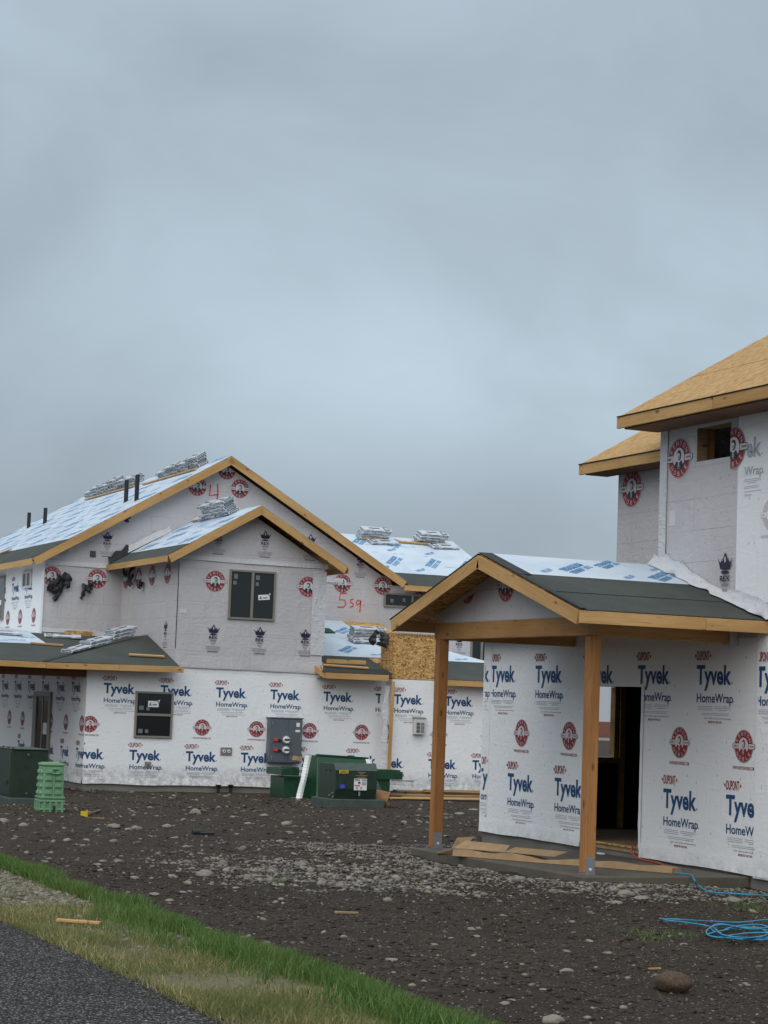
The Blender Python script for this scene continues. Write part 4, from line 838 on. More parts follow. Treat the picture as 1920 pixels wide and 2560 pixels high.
cover('felt_strip', [(XG-.035, 22.3, pz(22.3)), (XG+.16, 22.3, pz(22.3)), (XG+.16, YRG, ZRG), (XG-.035, YRG, ZRG)], .031, black_felt, PRf); cover('felt_strip', [(XG-.036, YE0-.032, pz(YE0-.032)), (XG+.05, YE0-.032, pz(YE0-.032)), (XG+.05, 22.32, pz(22.32)), (XG-.036, 22.32, pz(22.32))], .026, black_felt, PRf)
cover('felt_strip', [(XG-.035, YE1+.03, pz(YE1+.03)), (XW-.02, YE1+.03, pz(YE1+.03)), (XW-.02, YRG, ZRG), (XG-.035, YRG, ZRG)], .014, black_felt, PRb, .012)
pp = [(0, YE0, ZEV), (1, YE0, ZEV), (0, YRG, ZRG)]
for kind, x, y, s_ in (('udl', 12.75, 22.85, .62), ('udl', 13.95, 22.72, .6), ('udl2', 13.35, 22.55, .5), ('udl2', 12.2, 22.6, .5), ('udl2', 14.05, 23.1, .4), ('udl', 13.4, 23.2, .5)): on_roof(kind, pp, (x, y, pz(y)), (1, 0, 0), PRf, .75, s_*1.15, .033)
fascia((XG, YE0, ZEV), (XG, YRG-.012, ZRG), .165, PRf, (-1, 0, 0)); fascia((XG, YRG+.012, ZRG), (XG, YE1, ZEV), .165, PRb, (-1, 0, 0))
fascia((XG-.036, YE0, ZEV), (13.35, YE0, ZEV), .145, PRf, (0, -1, 0)); fascia((13.355, YE0, ZEV), (XW-.012, YE0, ZEV), .145, PRf, (0, -1, 0)); fascia((XG, YE1, ZEV), (XW-.012, YE1, ZEV), .145, PRb, (0, 1, 0))
# gable wrap, beams, posts, bracket plates
GX_ = 12.18
gw = MB(); gw.prism([(GX_, 25.60, 1.11), (GX_, 25.60, pz(25.6)-.03), (GX_, YRG, ZRG-.03), (GX_, 21.2, pz(21.2)-.03), (GX_, 21.2, 1.11)], (.05, 0, 0)); gw = gw.build('porch_gable', grey_wrap, RH)
for px_, py_ in ((1170, 1468), (1266, 1462)):
    p = onX(px_, py_, GX_); put_print('big_emblem', p, UL, NL, gw, [((GX_, YRG, ZRG-.10), (0, -sP, 1)), ((GX_, YRG, ZRG-.10), (0, sP, 1)), ((GX_, 22.60, 1.6), (0, -1, 0))], sx=.85)
plank('porch_beam', (12.24, 25.66, .89), (12.24, 21.42, .89), .14, .22, (0, 0, 1), fir_beam, RH); plank('porch_beam', (12.312, 21.49, .885), (XW-.02, 21.49, .885), .12, .20, (0, 0, 1), fir_beam, RH); plank('porch_beam', (12.312, 25.50, .885), (XW-.02, 25.50, .885), .12, .20, (0, 0, 1), fir_beam, RH)
MB().box((XW-.13, 21.41, .86), (XW-.014, 21.57, 1.06)).build('beam_hanger', thin_wrap, RH)
def post(x, y, label):
    p = plank('porch_post', (x+.07, y+.07, -1.885), (x+.07, y+.07, .888), .14, .14, (1, 0, 0), fir, RH, .006, -.07); p['label'] = label
    m = MB(); m.box((x-.004, y-.004, -1.90), (x+.144, y+.144, -1.886)); m.box((x+.012, y-.006, -1.90), (x+.128, y-.001, -1.70)); m.box((x+.012, y+.141, -1.90), (x+.128, y+.146, -1.70)); m.build('post_bracket', steel, p)
    m = MB(); m.cyl((x+.07, y-.016, -1.84), (x+.07, y-.006, -1.84), .016, n=8); m.build('bolt', cream, p)
post(12.20, 21.42, 'near fir porch post'); post(12.14, 25.42, 'far fir porch post')
m = MB(); m.prism([(12.02, 21.13, -1.90), (XW+.02, 21.10, -1.90), (XW+.02, 25.45, -1.90), (11.80, 25.40, -1.90)], (0, 0, -.35)); m.build('porch_slab', concrete, RH, .012)
# wrap hems of the right house
hem(lw, (XW, YN, -1.66), (XW, DY1+.04, -1.66), (-1, 0, 0), .19, white_wrap, 31); hem(lw, (XW, 23.6, -1.68), (XW, YS, -1.68), (-1, 0, 0), .19, white_wrap, 33); vstrip(lw, XW-.005, DY1+.05, DY1-.01, -1.8, .34, white_wrap, 51); vstrip(lw, XW-.003, 23.64, 23.58, -1.78, .34, white_wrap, 52); vstrip(lw, XW-.012, 20.98, 20.4, -1.9, 1.05, white_wrap, 57); MB().box((XW-.008, 28.02, -1.86), (XW-.002, 28.26, 1.05)).build('wrap_lap', white_wrap, lw)
# printing
cc = [((0, 28.00, 0), (0, 1, 0))]
for k in range(5):
    y = 22.2+1.425*k; clip = []
    if k == 1: clip = [((0, DY0-.05, 0), (0, 1, 0))] if False else []
    put_print('wrap', (XW, y, .74), UL, NL, lw, [((0, 20.99, 0), (0, -1, 0))] if k == 0 else (cc if k == 4 else ()), hole=(DY0, DY1, -1.84, DZ1) if k in (1, 2) else None)
for y in (21.48, 22.92, 25.81, 27.24):
    put_print('wrap', (XW, y, -.835), UL, NL, lw, [((0, 20.99, 0), (0, -1, 0))] if y < 22 else ([((0, DY1+.03, 0), (0, -1, 0))] if 25 < y < 26 else ()))
for y in (21.26, 22.70, 25.57, 26.99): put_print('emblem', (XW, y, -.355), UL, NL, lw)
put_print('wrap', (XW-.008, 28.72, .74), UL, NL, lw, [((0, 28.21, 0), (0, 1, 0)), ((0, 28.04, 0), (0, -1, 0))], off=.003); put_print('wrap', (XW-.008, 28.22, -.80), UL, NL, lw, [((0, 28.23, 0), (0, 1, 0)), ((0, 28.03, 0), (0, -1, 0))], off=.003); put_print('wrap', (XW-.02, 20.85, .72), UL, NL, lw, [((0, 20.93, 0), (0, 1, 0)), ((0, 20.4, 0), (0, -1, 0))], off=.012)
# door head: lettering above the opening is cut by it
put_print('big_emblem', (XW-.006, 22.86, 3.29), UL, NL, uw, off=.005); put_print('big_emblem', (XW-.012, 21.60, 3.30), UL, NL, uw, [((0, 21.665, 0), (0, 1, 0))], off=.003)
put_print('big_emblem', (XW-.006, 23.62, 3.42), UL, NL, uw, [((0, 23.30, 0), (0, 1, 0))], off=.03); put_print('big_emblem', onX(1580, 1221, 14.7), UL, NL, uf)
put_print('crown', (XW-.006, 21.72, 1.66), UL, NL, uw, off=.02)
for kind, y, z, cl in (('wrap', 21.64, 3.51, [((0, 21.36, 0), (0, 1, 0))]), ('wrap', 20.21, 3.51, [((0, 30, 0), (0, 1, 0))]), ('emblem', 20.75, 2.42, [((0, 30, 0), (0, 1, 0))])):
    o = put_print(kind, (XW-.012, y, z), UL, NL, uw, cl, off=.003)
    faded = plain('faded_blue_print', (.36, .40, .45), .6, var=.04) if 'faded_blue_print' not in MATS else MATS['faded_blue_print']; fred = plain('faded_red_print', (.58, .50, .52), .6, var=.03) if 'faded_red_print' not in MATS else MATS['faded_red_print']
    for i in range(len(o.data.materials)): o.data.materials[i] = (fred if i == 0 else faded) if kind == 'wrap' else (fred if i == 0 else white_wrap)

# ------------------------------------------------------------------ neighbouring building far behind (seen through the doorway)
nb = empty('brick_base_building', (99, 171, -2.4)); tag(nb, 'distant white sided building with brick base seen through the open doorway', 'building')
MB().box((88, 170, -.95), (116, 182, 6)).build('wall', siding_m, nb); MB().box((87.9, 169.9, -2.5), (116.1, 182.1, -.95)).build('brick_base', brick_m, nb); m = MB(); m.prism([(87, 169, 6), (87, 183, 6), (87, 176, 10)], (30, 0, 0)); m.build('roof', felt, nb)
for i in range(14): MB().box((88+2*i+.96, 169.96, -.94), (88+2*i+1.02, 170, 6)).build('siding_batten', siding_m, nb)
struct(MB().box((80, 150, -2.6), (125, 166, -2.372)).build('far_pavement', found)); struct(MB().box((60, 100, -2.6), (120, 149, -2.376)).build('far_lawn', grass_g)) 

# ------------------------------------------------------------------ shingle bundles
def bundle_mesh():
    m = MB(); L, W_, H_ = .94, .33, .078; nx_ = 10; r = .02; vs = []; ring = []
    prof = [(-W_/2, r), (-W_/2+r, 0), (W_/2-r, 0), (W_/2, r), (W_/2, H_-r), (W_/2-r, H_), (-W_/2+r, H_), (-W_/2, H_-r)]
    for i in range(nx_+1):
        x = -L/2+L*i/nx_
        for (y, z) in prof: vs.append((x, y+.006*math.sin(i*2.1+z*40), z+(.004*math.sin(i*1.7+y*9) if z > .03 else 0)))
    fs = [(i*8+k, (i+1)*8+k, (i+1)*8+(k+1) % 8, i*8+(k+1) % 8) for i in range(nx_) for k in range(8)]+[tuple(range(8)), tuple(reversed(range(nx_*8, nx_*8+8)))]
    m.add(vs, [tuple(reversed(f)) for f in fs], 0); return m.mesh('shingle_bundle', [wrapper])
def bundle_label():
    m = MB(); L, W_, H_ = .94, .33, .078
    for s_ in (-1, 1):
        y = s_*(W_/2+.009)
        for a, b, c, d in ((-.42, -.27, .016, .062), (-.15, .2, .034, .046)):
            P = [(a, y, c), (b, y, c), (b, y, d), (a, y, d)]; m.add(P if s_ < 0 else P[::-1], [(0, 1, 2, 3)], 0)
        for a, b, c, d in ((-.405, -.285, .026, .052),):
            P = [(a, y*1.006, c), (b, y*1.006, c), (b, y*1.006, d), (a, y*1.006, d)]; m.add(P if s_ < 0 else P[::-1], [(0, 1, 2, 3)], 1)
        x = s_*(L/2+.004)
        P = [(x, -.13, .014), (x, .13, .014), (x, .13, .064), (x, -.13, .064)]; m.add(P if s_ > 0 else P[::-1], [(0, 1, 2, 3)], 0); P = [(x*1.003, -.11, .028), (x*1.003, .11, .028), (x*1.003, .11, .05), (x*1.003, -.11, .05)]; m.add(P if s_ > 0 else P[::-1], [(0, 1, 2, 3)], 1)
    z = H_+.006
    for a, b, c, d in ((-.42, -.25, -.13, .13),): m.add([(a, c, z), (b, c, z), (b, d, z), (a, d, z)], [(0, 1, 2, 3)], 0)
    for a, b, c, d in ((-.39, -.28, -.08, .08), (-.1, .24, -.03, .03)): m.add([(a, c, z+.002), (b, c, z+.002), (b, d, z+.002), (a, d, z+.002)], [(0, 1, 2, 3)], 1 if a < -.2 else 0)
    return m.mesh('printed_label', [ink_black, wrapper])
BM, BL = bundle_mesh(), bundle_label()
def bundle(pos, u, n, label, group):
    mw = frame(pos, u, n); o = link('shingle_bundle', BM, None, 0, mw); tag(o, label, 'shingles', group)
    c = bpy.data.objects.new('printed_label', BL); col.objects.link(c); c.parent = o; c['kind'] = 'stuff'; return o
def stack(base, u, n, cols, layers, label, group, gap=.96, jit=.03, across=1):
    u = Vector(u).normalized(); n = Vector(n).normalized(); s_ = n.cross(u)
    for c in range(cols):
        for a in range(across):
            for l in range(layers[c] if isinstance(layers, (list, tuple)) else layers):
                p = Vector(base)+u*(gap*c+random.uniform(-jit, jit)*(1+l*.6))+s_*(a*.34+random.uniform(-jit, jit)*.7)+n*(.016+.0815*l)
                du = (u+s_*random.uniform(-.05, .05)).normalized()
                if (l+c) % 2: du = -du
                nl = layers[c] if isinstance(layers, (list, tuple)) else layers
                lay = 'only' if nl == 1 else ('bottom', 'second', 'third', 'fourth', 'fifth', 'sixth')[l] if l < nl-1 else 'topmost'
                bundle(p, du, n, f'{lay} shingle bundle in the '+(f'{("first", "second", "third", "fourth", "fifth", "sixth")[c]} pile of the ' if cols > 1 else '')+label, group)
nM = Vector((-sM, 0, 1)).normalized()
def mp_(x, y): return onP(x, y, (-sM, 0, 1), (XR, 0, ZR))
dp = lambda x, y: onP(x, y, (-sM, 0, 1), (XD, 0, ZD))
xs_ = 18.64
stack((xs_, 60.9, ZR-sM*(XR-xs_)+.005), (0, 1, 0), nM, 6, [3, 3, 4, 3, 3, 2], 'long row on the main ridge', 'bundles along the far end of the main ridge')
stack((xs_, 55.0, ZR-sM*(XR-xs_)+.005), (0, 1, 0), nM, 4, [4, 3, 3, 2], 'short row by the main gable peak', 'bundles on the main ridge near the peak')
xd_ = 17.62
xd_ = 17.82
stack((xd_, 50.15, ZD-sM*(XD-xd_)+.005), (0, 1, 0), nM, 3, [5, 5, 1], 'stack on the front gable', 'bundles on the front gable roof')
nW = Vector((0, -sW, 1)).normalized()
stack((24.75, 56.80, wz(56.80)+.005), (1, 0, 0), nW, 1, 4, 'left stack on the white wing roof', 'left stack on the wing roof'); stack((26.65, 56.80, wz(56.80)+.005), (1, 0, 0), nW, 1, 4, 'right stack on the white wing roof', 'right stack on the wing roof')
bundle((24.95, 56.42, wz(56.42)+.022), (1, .12, 0.05), nW, 'single shingle bundle lying below the left stack on the wing roof', None) ; bundle((26.95, 56.40, wz(56.40)+.022), (1, .1, .04), nW, 'single shingle bundle lying below the right stack on the wing roof', None)
nB = Vector((0, -sB, 1)).normalized(); p = onP(912, 1600, (0, -sB, 1), (0, 48, .74))
stack((p.x, p.y, bz(p.y)+.02), (1, 0, 0), nB, 1, 4, 'stack on the small lower roof by the chase', 'stack on the small lower roof')
bundle((p.x-.1, p.y-.36, bz(p.y-.36)+.03), (1, .05, 0), nB, 'single shingle bundle in front of the stack on the small lower roof', None)
# lower left roof: along the hip
hA, hC = Vector(A_), Vector(C_); hd = (hC-hA).normalized(); nH = Vector((-.12, -.16, 1)).normalized()
for i, (t, l) in enumerate(((.36, 1), (.53, 2), (.76, 3))):
    for k in range(l): bundle(hA.lerp(hC, t)+Vector((-.12, .16, .035+.082*k+(.03 if t > .7 else 0)))+hd*.05*k, hd+Vector((.02*k, -.02*k, 0)), nH, f'{("bottom", "second", "topmost")[k] if l > 1 else "single"} shingle bundle {("at the low end", "in the middle", "in the high pile")[i]} of the lower left hip', 'bundles along the lower left hip')
nA = Vector((0, -sA, 1)).normalized(); p = onP(156, 1596, (0, -sA, 1), (0, YE, .68)); bundle((p.x, p.y, az(p.y)+.02), (1, -.22, 0), nA, 'single shingle bundle against the upper left wall under the lifted wrap', None)
for i, (x, y) in enumerate(((12.75, 52.6), (11.9, 52.75))): bundle((x, y, az(y)+.03), (1, -.1, 0), nA, 'shingle bundle on the white membrane '+('nearest the grey wall' if i == 0 else 'cut by the left edge of the photo'), 'bundles by the left edge')

# ------------------------------------------------------------------ loose boards on the roofs
def board(p0, p1, n, label, w=.09, t=.038, mat=pine, cat='board', name='roof_board', group=None):
    n = Vector(n).normalized(); o = plank(name, Vector(p0)+n*.03, Vector(p1)+n*.03, w, t, n, mat); return tag(o, label, cat, group)
def mp_(x, y): return onP(x, y, (-sM, 0, 1), (XR, 0, ZR))
board(mp_(216, 1252), mp_(338, 1218), nM, 'long toe board below the farther shingle row on the main ridge'); board(mp_(360, 1214), mp_(492, 1176), nM, 'long toe board below the nearer shingle row on the main ridge'); board(mp_(2, 1387), mp_(28, 1378), nM, 'short toe board above the far left eave of the main roof')
dp = lambda x, y: onP(x, y, (-sM, 0, 1), (XD, 0, ZD)); board(dp(483, 1307), dp(565, 1289), nM, 'short toe board under the stacked bundles on the front gable roof')
wpx = lambda x, y: onP(x, y, (0, -sW, 1), (0, YW, ZW)); board(wpx(902, 1350), wpx(1092, 1366), nW, 'long toe board below the two stacks on the white wing roof')
ap = lambda x, y: onP(x, y, (0, -sA, 1), (0, YE, .68)); board(ap(75, 1612), ap(158, 1618), nA, 'short toe board on the lower left felt roof, left of the hip')
nh2 = (Vector(B_)-Vector(A_)).cross(Vector(C_)-Vector(A_)).normalized(); hp = lambda x, y: onP(x, y, nh2, A_); board(hp(322, 1641), hp(410, 1646), nh2, 'short toe board on the lower left felt roof, right of the hip')
sq = lambda x, y: onP(x, y, (0, -sB, 1), (0, 48, .74)); a, b = sq(808, 1667), sq(920, 1675); board(a, b, nB, 'flat board at the edge of the small lower roof', .10); a, b = sq(817, 1663), sq(915, 1667); o = plank('roof_board', a+Vector((0, .02, .055)), b+Vector((0, .02, .055)), .038, .10, (0, 0, 1), pine); tag(o, 'board standing on edge behind the flat one on the small lower roof', 'board')
# orange spray on the roof membranes
spray_text([[(0, .05), (-.12, .1), (-.1, 0), (-.2, -.06)], [(.05, 0), (.12, .08), (.2, 0), (.1, -.06), (.05, .0)], [(.4, .09), (.3, .06), (.4, -.02), (.3, -.08)]], spray, wingF, (25.72, 56.7, wz(56.7)+.03), (1, 0, 0), nW, .022)
spray_text([[(0, .1), (.2, .12), (.45, .04)], [(.05, -.02), (.3, -.04)]], spray, shed, (20.6, 51.6, bz(51.6)+.03), (1, 0, 0), nB, .022)
m = MB(); m.box((-.16, -.1, 0), (.16, .1, .03)); m.prism([(-.16, -.1, .03), (.16, -.1, .03), (.06, .1, .10), (-.1, .1, .10)], (0, 0, -.02)); p = sq(822, 1583); tag(m.build('green_bag', green_steel, None, .01, frame(p+nB*.02, (1, .2, 0), nB)), 'small green bag on the small lower roof against the grey wall', 'bag')

# ------------------------------------------------------------------ black scraps poking through the walls
def scraps(pieces, n, label, seed):
    rd = random.Random(seed); n = Vector(n); u = Vector((0, 0, 1)).cross(n).normalized(); o = None; m = MB()
    c0 = pieces[0][0]
    for (p, L, w_, ang, curl) in pieces:
        p = Vector(p); k = 7; a = Vector((0, 0, 0)); th = ang; prev = None; ring = []
        for i in range(k+1):
            t = i/k; c = p+u*a.x+Vector((0, 0, a.y))+n*(.03+.10*math.sin(t*2.4)*curl+.02*rd.random()); wd = w_*(1-.35*t)*(1+.5*rd.uniform(-1, 1)); s2 = (u*(-math.sin(th))+Vector((0, 0, math.cos(th))))*wd*.5
            ring.append((c+s2+n*.03*rd.uniform(-1, 1), c+n*(.03+.03*rd.random()), c-s2+n*.03*rd.uniform(-1, 1), c-n*.02)); a += Vector((math.cos(th), math.sin(th), 0))*L/k; th += rd.uniform(-.45, .35)*curl
        vs = [v for r_ in ring for v in r_]; m.add(vs, [(i*4+j, i*4+(j+1) % 4, (i+1)*4+(j+1) % 4, (i+1)*4+j) for i in range(k) for j in range(4)]+[(3, 2, 1, 0), (k*4, k*4+1, k*4+2, k*4+3)])
    return tag(m.build('black_membrane_scrap', black_plastic, None, .006), label, 'scrap')
scraps([((14.36, YM, 3.02), .34, .20, -2.1, 1), ((14.40, YM, 3.06), .26, .20, -.7, 1), ((14.36, YM, 2.95), .62, .20, -1.75, .7), ((14.28, YM, 2.78), .26, .24, 2.9, 1), ((14.42, YM, 2.9), .26, .18, -.5, 1), ((14.33, YM, 2.8), .3, .26, -1.9, 1), ((14.18, YM, 2.72), .2, .2, -2.7, .6)], (0, -1, 0), 'large tangle of black membrane strips over the leftmost emblem on the grey wall', 1)
scraps([((15.08, YM, 2.82), .20, .22, -1.2, 1), ((15.02, YM, 2.84), .42, .13, -2.0, .9), ((15.12, YM, 2.82), .12, .2, .2, 1)], (0, -1, 0), 'small curled black scrap hanging right of the large tangle', 2)
scraps([((16.05, 52.3, 3.32), .55, .22, -1.2, 1), ((16.05, 52.5, 3.05), .5, .14, 2.7, .6), ((16.05, 52.2, 3.05), .3, .2, -.6, 1)], (-1, 0, 0), 'black scrap hanging below the eave on the side of the front block', 3)
scraps([((16.05, 51.35, 2.84), .16, .22, -1.0, 1), ((16.05, 51.45, 2.82), .14, .18, .3, 1)], (-1, 0, 0), 'small black lump between two emblems on the side of the front block', 4)
p = onY(312, 1296, YM); scraps([((p.x, YM, p.z+.1), .2, .2, -1.3, 1), ((p.x-.05, YM, p.z+.05), .16, .16, -2.2, 1)], (0, -1, 0), 'black lump just below the main rake board', 5)
p = onY(966, 1570, 48.6); scraps([((21.7, 48.6, 1.78), .35, .3, -1.9, .7), ((21.6, 48.9, 1.85), .4, .25, -2.2, .5)], (-.7, -.7, 0), 'black felt draped over the corner of the strand board chase', 6)
o = MB().box((15.13, YM-.03, 3.57), (15.28, YM-.005, 3.73)).build('wall_vent', black_plastic, None, .008); tag(o, 'small black square vent on the grey gable wall', 'vent')
for i in range(4): MB().box((15.145, YM-.036, 3.585+.036*i), (15.265, YM-.031, 3.605+.036*i)).build('louvre', grey_enamel, o)

# ------------------------------------------------------------------ utilities on the front wall
mc = empty('meter_cabinet', (18.96, YF-.1, -1.5)); tag(mc, 'grey electrical cabinet with two round meters on the white wall', 'meter cabinet')
y0, y1 = YF-.24, YF-.006
MB().box((18.53, y0, -1.56), (19.39, y1, -.46)).build('cabinet_body', grey_enamel, mc, .012); MB().box((18.55, y0-.012, -1.54), (19.01, y0-.001, -.50)).build('cabinet_door', grey_enamel, mc, .005); MB().box((19.03, y0-.012, -1.54), (19.37, y0-.001, -.50)).build('cabinet_door', grey_enamel, mc, .005)
MB().box((18.50, y0-.02, -.462), (19.42, y1, -.44)).build('cabinet_cap', grey_enamel, mc, .004); MB().box((18.82, y0-.022, -.92), (19.03, y0-.012, -.80)).build('cover_plate', grey_enamel, mc, .004)
for z in (-.99, -1.24):
    o = MB().cyl((18.95, y0-.012, z), (18.95, y0-.06, z), .11, n=24).build('meter', steel, mc); MB().cyl((18.95, y0-.06, z), (18.95, y0-.12, z), .088, .075, n=24).build('meter_glass', cream, o); MB().box((18.88, y0-.124, z-.02), (19.02, y0-.12, z+.03)).build('meter_dial', ink_black, o)
    MB().box((18.63, y0-.055, z-.035), (18.73, y0-.012, z+.04)).build('red_tag', red_p, mc); MB().box((18.73, y0-.05, z-.045), (18.82, y0-.012, z+.01)).build('lock', black_plastic, mc)
MB().box((19.22, y0-.016, -.66), (19.31, y0-.0125, -.56)).build('sticker', cream, mc); MB().box((19.20, y0-.016, -.79), (19.32, y0-.0125, -.735)).build('sticker', cream, mc)
for x, z in ((18.58, -.62), (18.58, -1.48), (19.33, -1.0), (19.08, -1.47)): MB().box((x, y0-.03, z), (x+.02, y0-.013, z+.09)).build('latch', steel, mc)
MB().cyl((19.25, YF-.12, -1.57), (19.25, YF-.12, -2.45), .035, n=12).build('conduit', steel, mc)
def plate(x, z, w_, h_, label, holes):
    o = MB().box((x-w_/2, YF-.03, z-h_/2), (x+w_/2, YF-.005, z+h_/2)).build('wall_plate', frame_m, None, .006); tag(o, label, 'wall plate')
    for hx in holes: MB().cyl((x+hx, YF-.031, z), (x+hx, YF-.055, z), .04, n=14).build('socket', cream if len(holes) > 1 else steel, o); MB().cyl((x+hx, YF-.056, z), (x+hx, YF-.058, z), .018, n=10).build('hole', ink_black, o)
p = onY(565, 1878, YF); plate(p.x, p.z, .30, .19, 'tan plate with two round sockets on the white wall', (-.06, .06)); p = onY(369, 1912, YF); plate(p.x, p.z, .155, .15, 'small tan plate below the double hung window', (0,))
for i, px_ in enumerate((546, 577)):
    p = onY(px_, 1964, YF-.12); m = MB(); m.cyl((p.x, YF-.12, -2.6), (p.x, YF-.12, p.z-.05), .035, n=12); m.cyl((p.x, YF-.12, p.z-.05), (p.x, YF-.12, p.z+.02), .04, .075, n=12); tag(m.build('stub_pipe', black_plastic), ('left', 'right')[i]+' one of two black stub pipes at the foot of the white wall', 'pipe')
v = empty('vent_hood', (22.5, 48.1, -.7)); tag(v, 'tan louvred exhaust vent hood on the white wall behind the porch post', 'vent')
MB().box((22.33, 48.06, -.75), (22.64, 48.194, -.36)).build('vent_body', frame_w, v, .008)
for i in range(3):
    for j in range(2): MB().box((22.37+.12*j+.01, 48.045, -.70+.09*i), (22.37+.12*j+.10, 48.0585, -.63+.09*i)).build('louvre', grey_enamel if j == 0 else frame_m, v)
MB().prism([(22.32, 48.055, -.36), (22.65, 48.055, -.36), (22.65, 48.19, -.33), (22.32, 48.19, -.33)], (0, 0, .02)).build('vent_cap', frame_m, v)
o = plank('support_stud', (21.56, 47.97, -2.42), (21.60, 47.97, bz(Y0)-.168), .038, .09, (1, 0, 0), pine); tag(o, 'vertical stud propping the small lower roof at the wall corner', 'stud')
m = MB(); vs = []
for i in range(20):
    t = i/19; z = .45-2.1*t; vs += [(21.46+.03*math.sin(t*17)-.03*t, 48.10, z), (21.58+.02*math.sin(t*23+1), 48.06, z)]
m.add(vs, [(2*i, 2*i+2, 2*i+3, 2*i+1) for i in range(19)]); m.build('torn_wrap_edge', thin_wrap, lower)

# ------------------------------------------------------------------ ground-mounted boxes
def gz(x, y): return ground_z(x, y)
# transformer in front of the white wall
c = onZ(826, 2019, -2.27); tx, ty = c.x, c.y; g = gz(tx+.6, ty+.5)
TR = empty('pad_transformer', (tx+.6, ty+.5, g)); tag(TR, 'dark green pad transformer with yellow number label in front of the green hopper', 'transformer')
zb = g+.19; MB().box((tx, ty, g-.12), (tx+1.28, ty+1.12, zb)).build('concrete_pad', dgreen_pad, TR, .02)
bx0, bx1, by0, by1, h = tx+.12, tx+1.10, ty+.06, ty+1.04, .76
m = MB(); m.prism([(bx0, by0+.05, zb), (bx0, by0, zb+.20), (bx0, by0, zb+.62), (bx0, by0+.14, zb+h), (bx0, by1, zb+h-.02), (bx0, by1, zb)], (bx1-bx0, 0, 0)); m.build('cabinet_body', dgreen, TR, .012)
m = MB(); m.prism([(bx0+.05, by0-.014, zb+.215), (bx0+.05, by0-.014, zb+.60), (bx0+.05, by0-.002, zb+.60), (bx0+.05, by0-.002, zb+.215)], (bx1-bx0-.07, 0, 0)); m.build('front_door', dgreen, TR, .004)
m = MB(); m.prism([(bx0-.005, by0-.022, zb+.612), (bx0-.005, by0+.13, zb+h+.014), (bx0-.005, by0+.15, zb+h-.004), (bx0-.005, by0-.004, zb+.60)], (bx1-bx0+.01, 0, 0)); m.build('hood', dgreen_pad, TR, .003)
def plate_on(x, z, w_, h_, mt, nm, parent=TR, yy=None): return MB().box((x-w_/2, (yy or by0)-.022, z-h_/2), (x+w_/2, (yy or by0)-.0145, z+h_/2)).build(nm, mt, parent)
plate_on(bx0+.18, zb+.585, .21, .07, yellow, 'number_label'); m = MB(); put_text(m, '43922', 0, 0, .18, .048, 0, 0, .03); m.build('number', ink_black, TR, 0, Matrix.Translation((bx0+.18, by0-.024, zb+.585)) @ Matrix.Rotation(math.pi/2, 4, 'X'))
plate_on(bx0+.58, zb+.32, .30, .25, cream, 'warning_label'); plate_on(bx0+.50, zb+.42, .12, .018, ink_black, 'label_mark', yy=by0-.009); plate_on(bx0+.66, zb+.42, .11, .018, ink_dgrey, 'label_mark', yy=by0-.009); plate_on(bx0+.50, zb+.30, .12, .018, red_p, 'label_mark', yy=by0-.009); plate_on(bx0+.55, zb+.36, .05, .04, ink_black, 'label_mark', yy=by0-.009); plate_on(bx0+.5, zb+.25, .04, .05, ink_grey, 'label_mark', yy=by0-.009); plate_on(bx0+.6, zb+.25, .04, .05, ink_grey, 'label_mark', yy=by0-.009); plate_on(bx0+.66, zb+.35, .09, .07, ink_grey, 'label_mark', yy=by0-.009)
plate_on(bx0+.16, zb+.27, .11, .08, blue_lab, 'blue_label'); 
for i, wd in enumerate((.18, .10, .28, .18)): plate_on(bx0+.60, zb+.58-.035*i, wd, .012, weathered, 'stencil_line')
plate_on(bx0+.57, zb+.12, .04, .10, steel, 'padlock', yy=by0+.02)
for y_, z_ in ((by0+.3, zb+.6), (by0+.55, zb+.6), (by0+.14, zb+.12), (by0+.1, zb+.04), (by0+.3, zb+.06)): MB().cyl((bx0+.002, y_, z_), (bx0-.02, y_, z_), .02, n=10).build('bolt', steel if z_ < zb+.3 else dgreen, TR)
# green steel hopper behind it
hy = 46.3; xa = onY(700, 1950, hy).x; xb_ = onY(1005, 1950, hy).x; gh = gz((xa+xb_)/2, hy)
HP = empty('steel_hopper', ((xa+xb_)/2, hy, gh)); tag(HP, 'green steel hopper with side rails between the transformer and the white wall', 'hopper')
zt = onY(740, 1930, hy).z
def hx(px_): return onY(px_, 1950, hy).x
MB().box((hx(710), hy, gh-.02), (hx(975), hy+.9, zt-.12)).build('base_box', green_steel, HP, .01)
MB().box((hx(701), hy-.06, zt-.08), (hx(745), hy+.95, zt+.08)).build('side_rail', green_steel, HP, .008); MB().box((hx(935), hy-.06, zt-.13), (hx(1004), hy+.95, zt+.06)).build('side_rail', green_steel, HP, .008); MB().box((hx(720), hy-.03, zt+.085), (hx(745), hy+.5, zt+.11)).build('rail_cap', green_steel, HP); MB().box((hx(938), hy-.03, zt+.065), (hx(999), hy+.5, zt+.10)).build('rail_cap', green_steel, HP)
MB().box((hx(706), hy-.1, zt-.125), (hx(748), hy-.07, zt-.10)).build('fork_bar', green_steel, HP); MB().box((hx(975), hy-.1, zt-.165), (hx(1031), hy-.07, zt-.145)).build('fork_bar', ink_black, HP)
ztop = onY(840, 1893, hy-.3).z
m = MB(); m.prism([(hx(768), hy-.62, gh+.02), (hx(942), hy-.62, gh+.02), (hx(912), hy-.12, ztop-.03), (hx(786), hy-.12, ztop+.02)], (0, .75, 0)); m.build('hopper_body', green_steel, HP, .015)
plank('rim', (hx(784), hy-.10, ztop+.02), (hx(914), hy-.10, ztop-.03), .08, .04, (0, 0, 1), green_steel, HP)
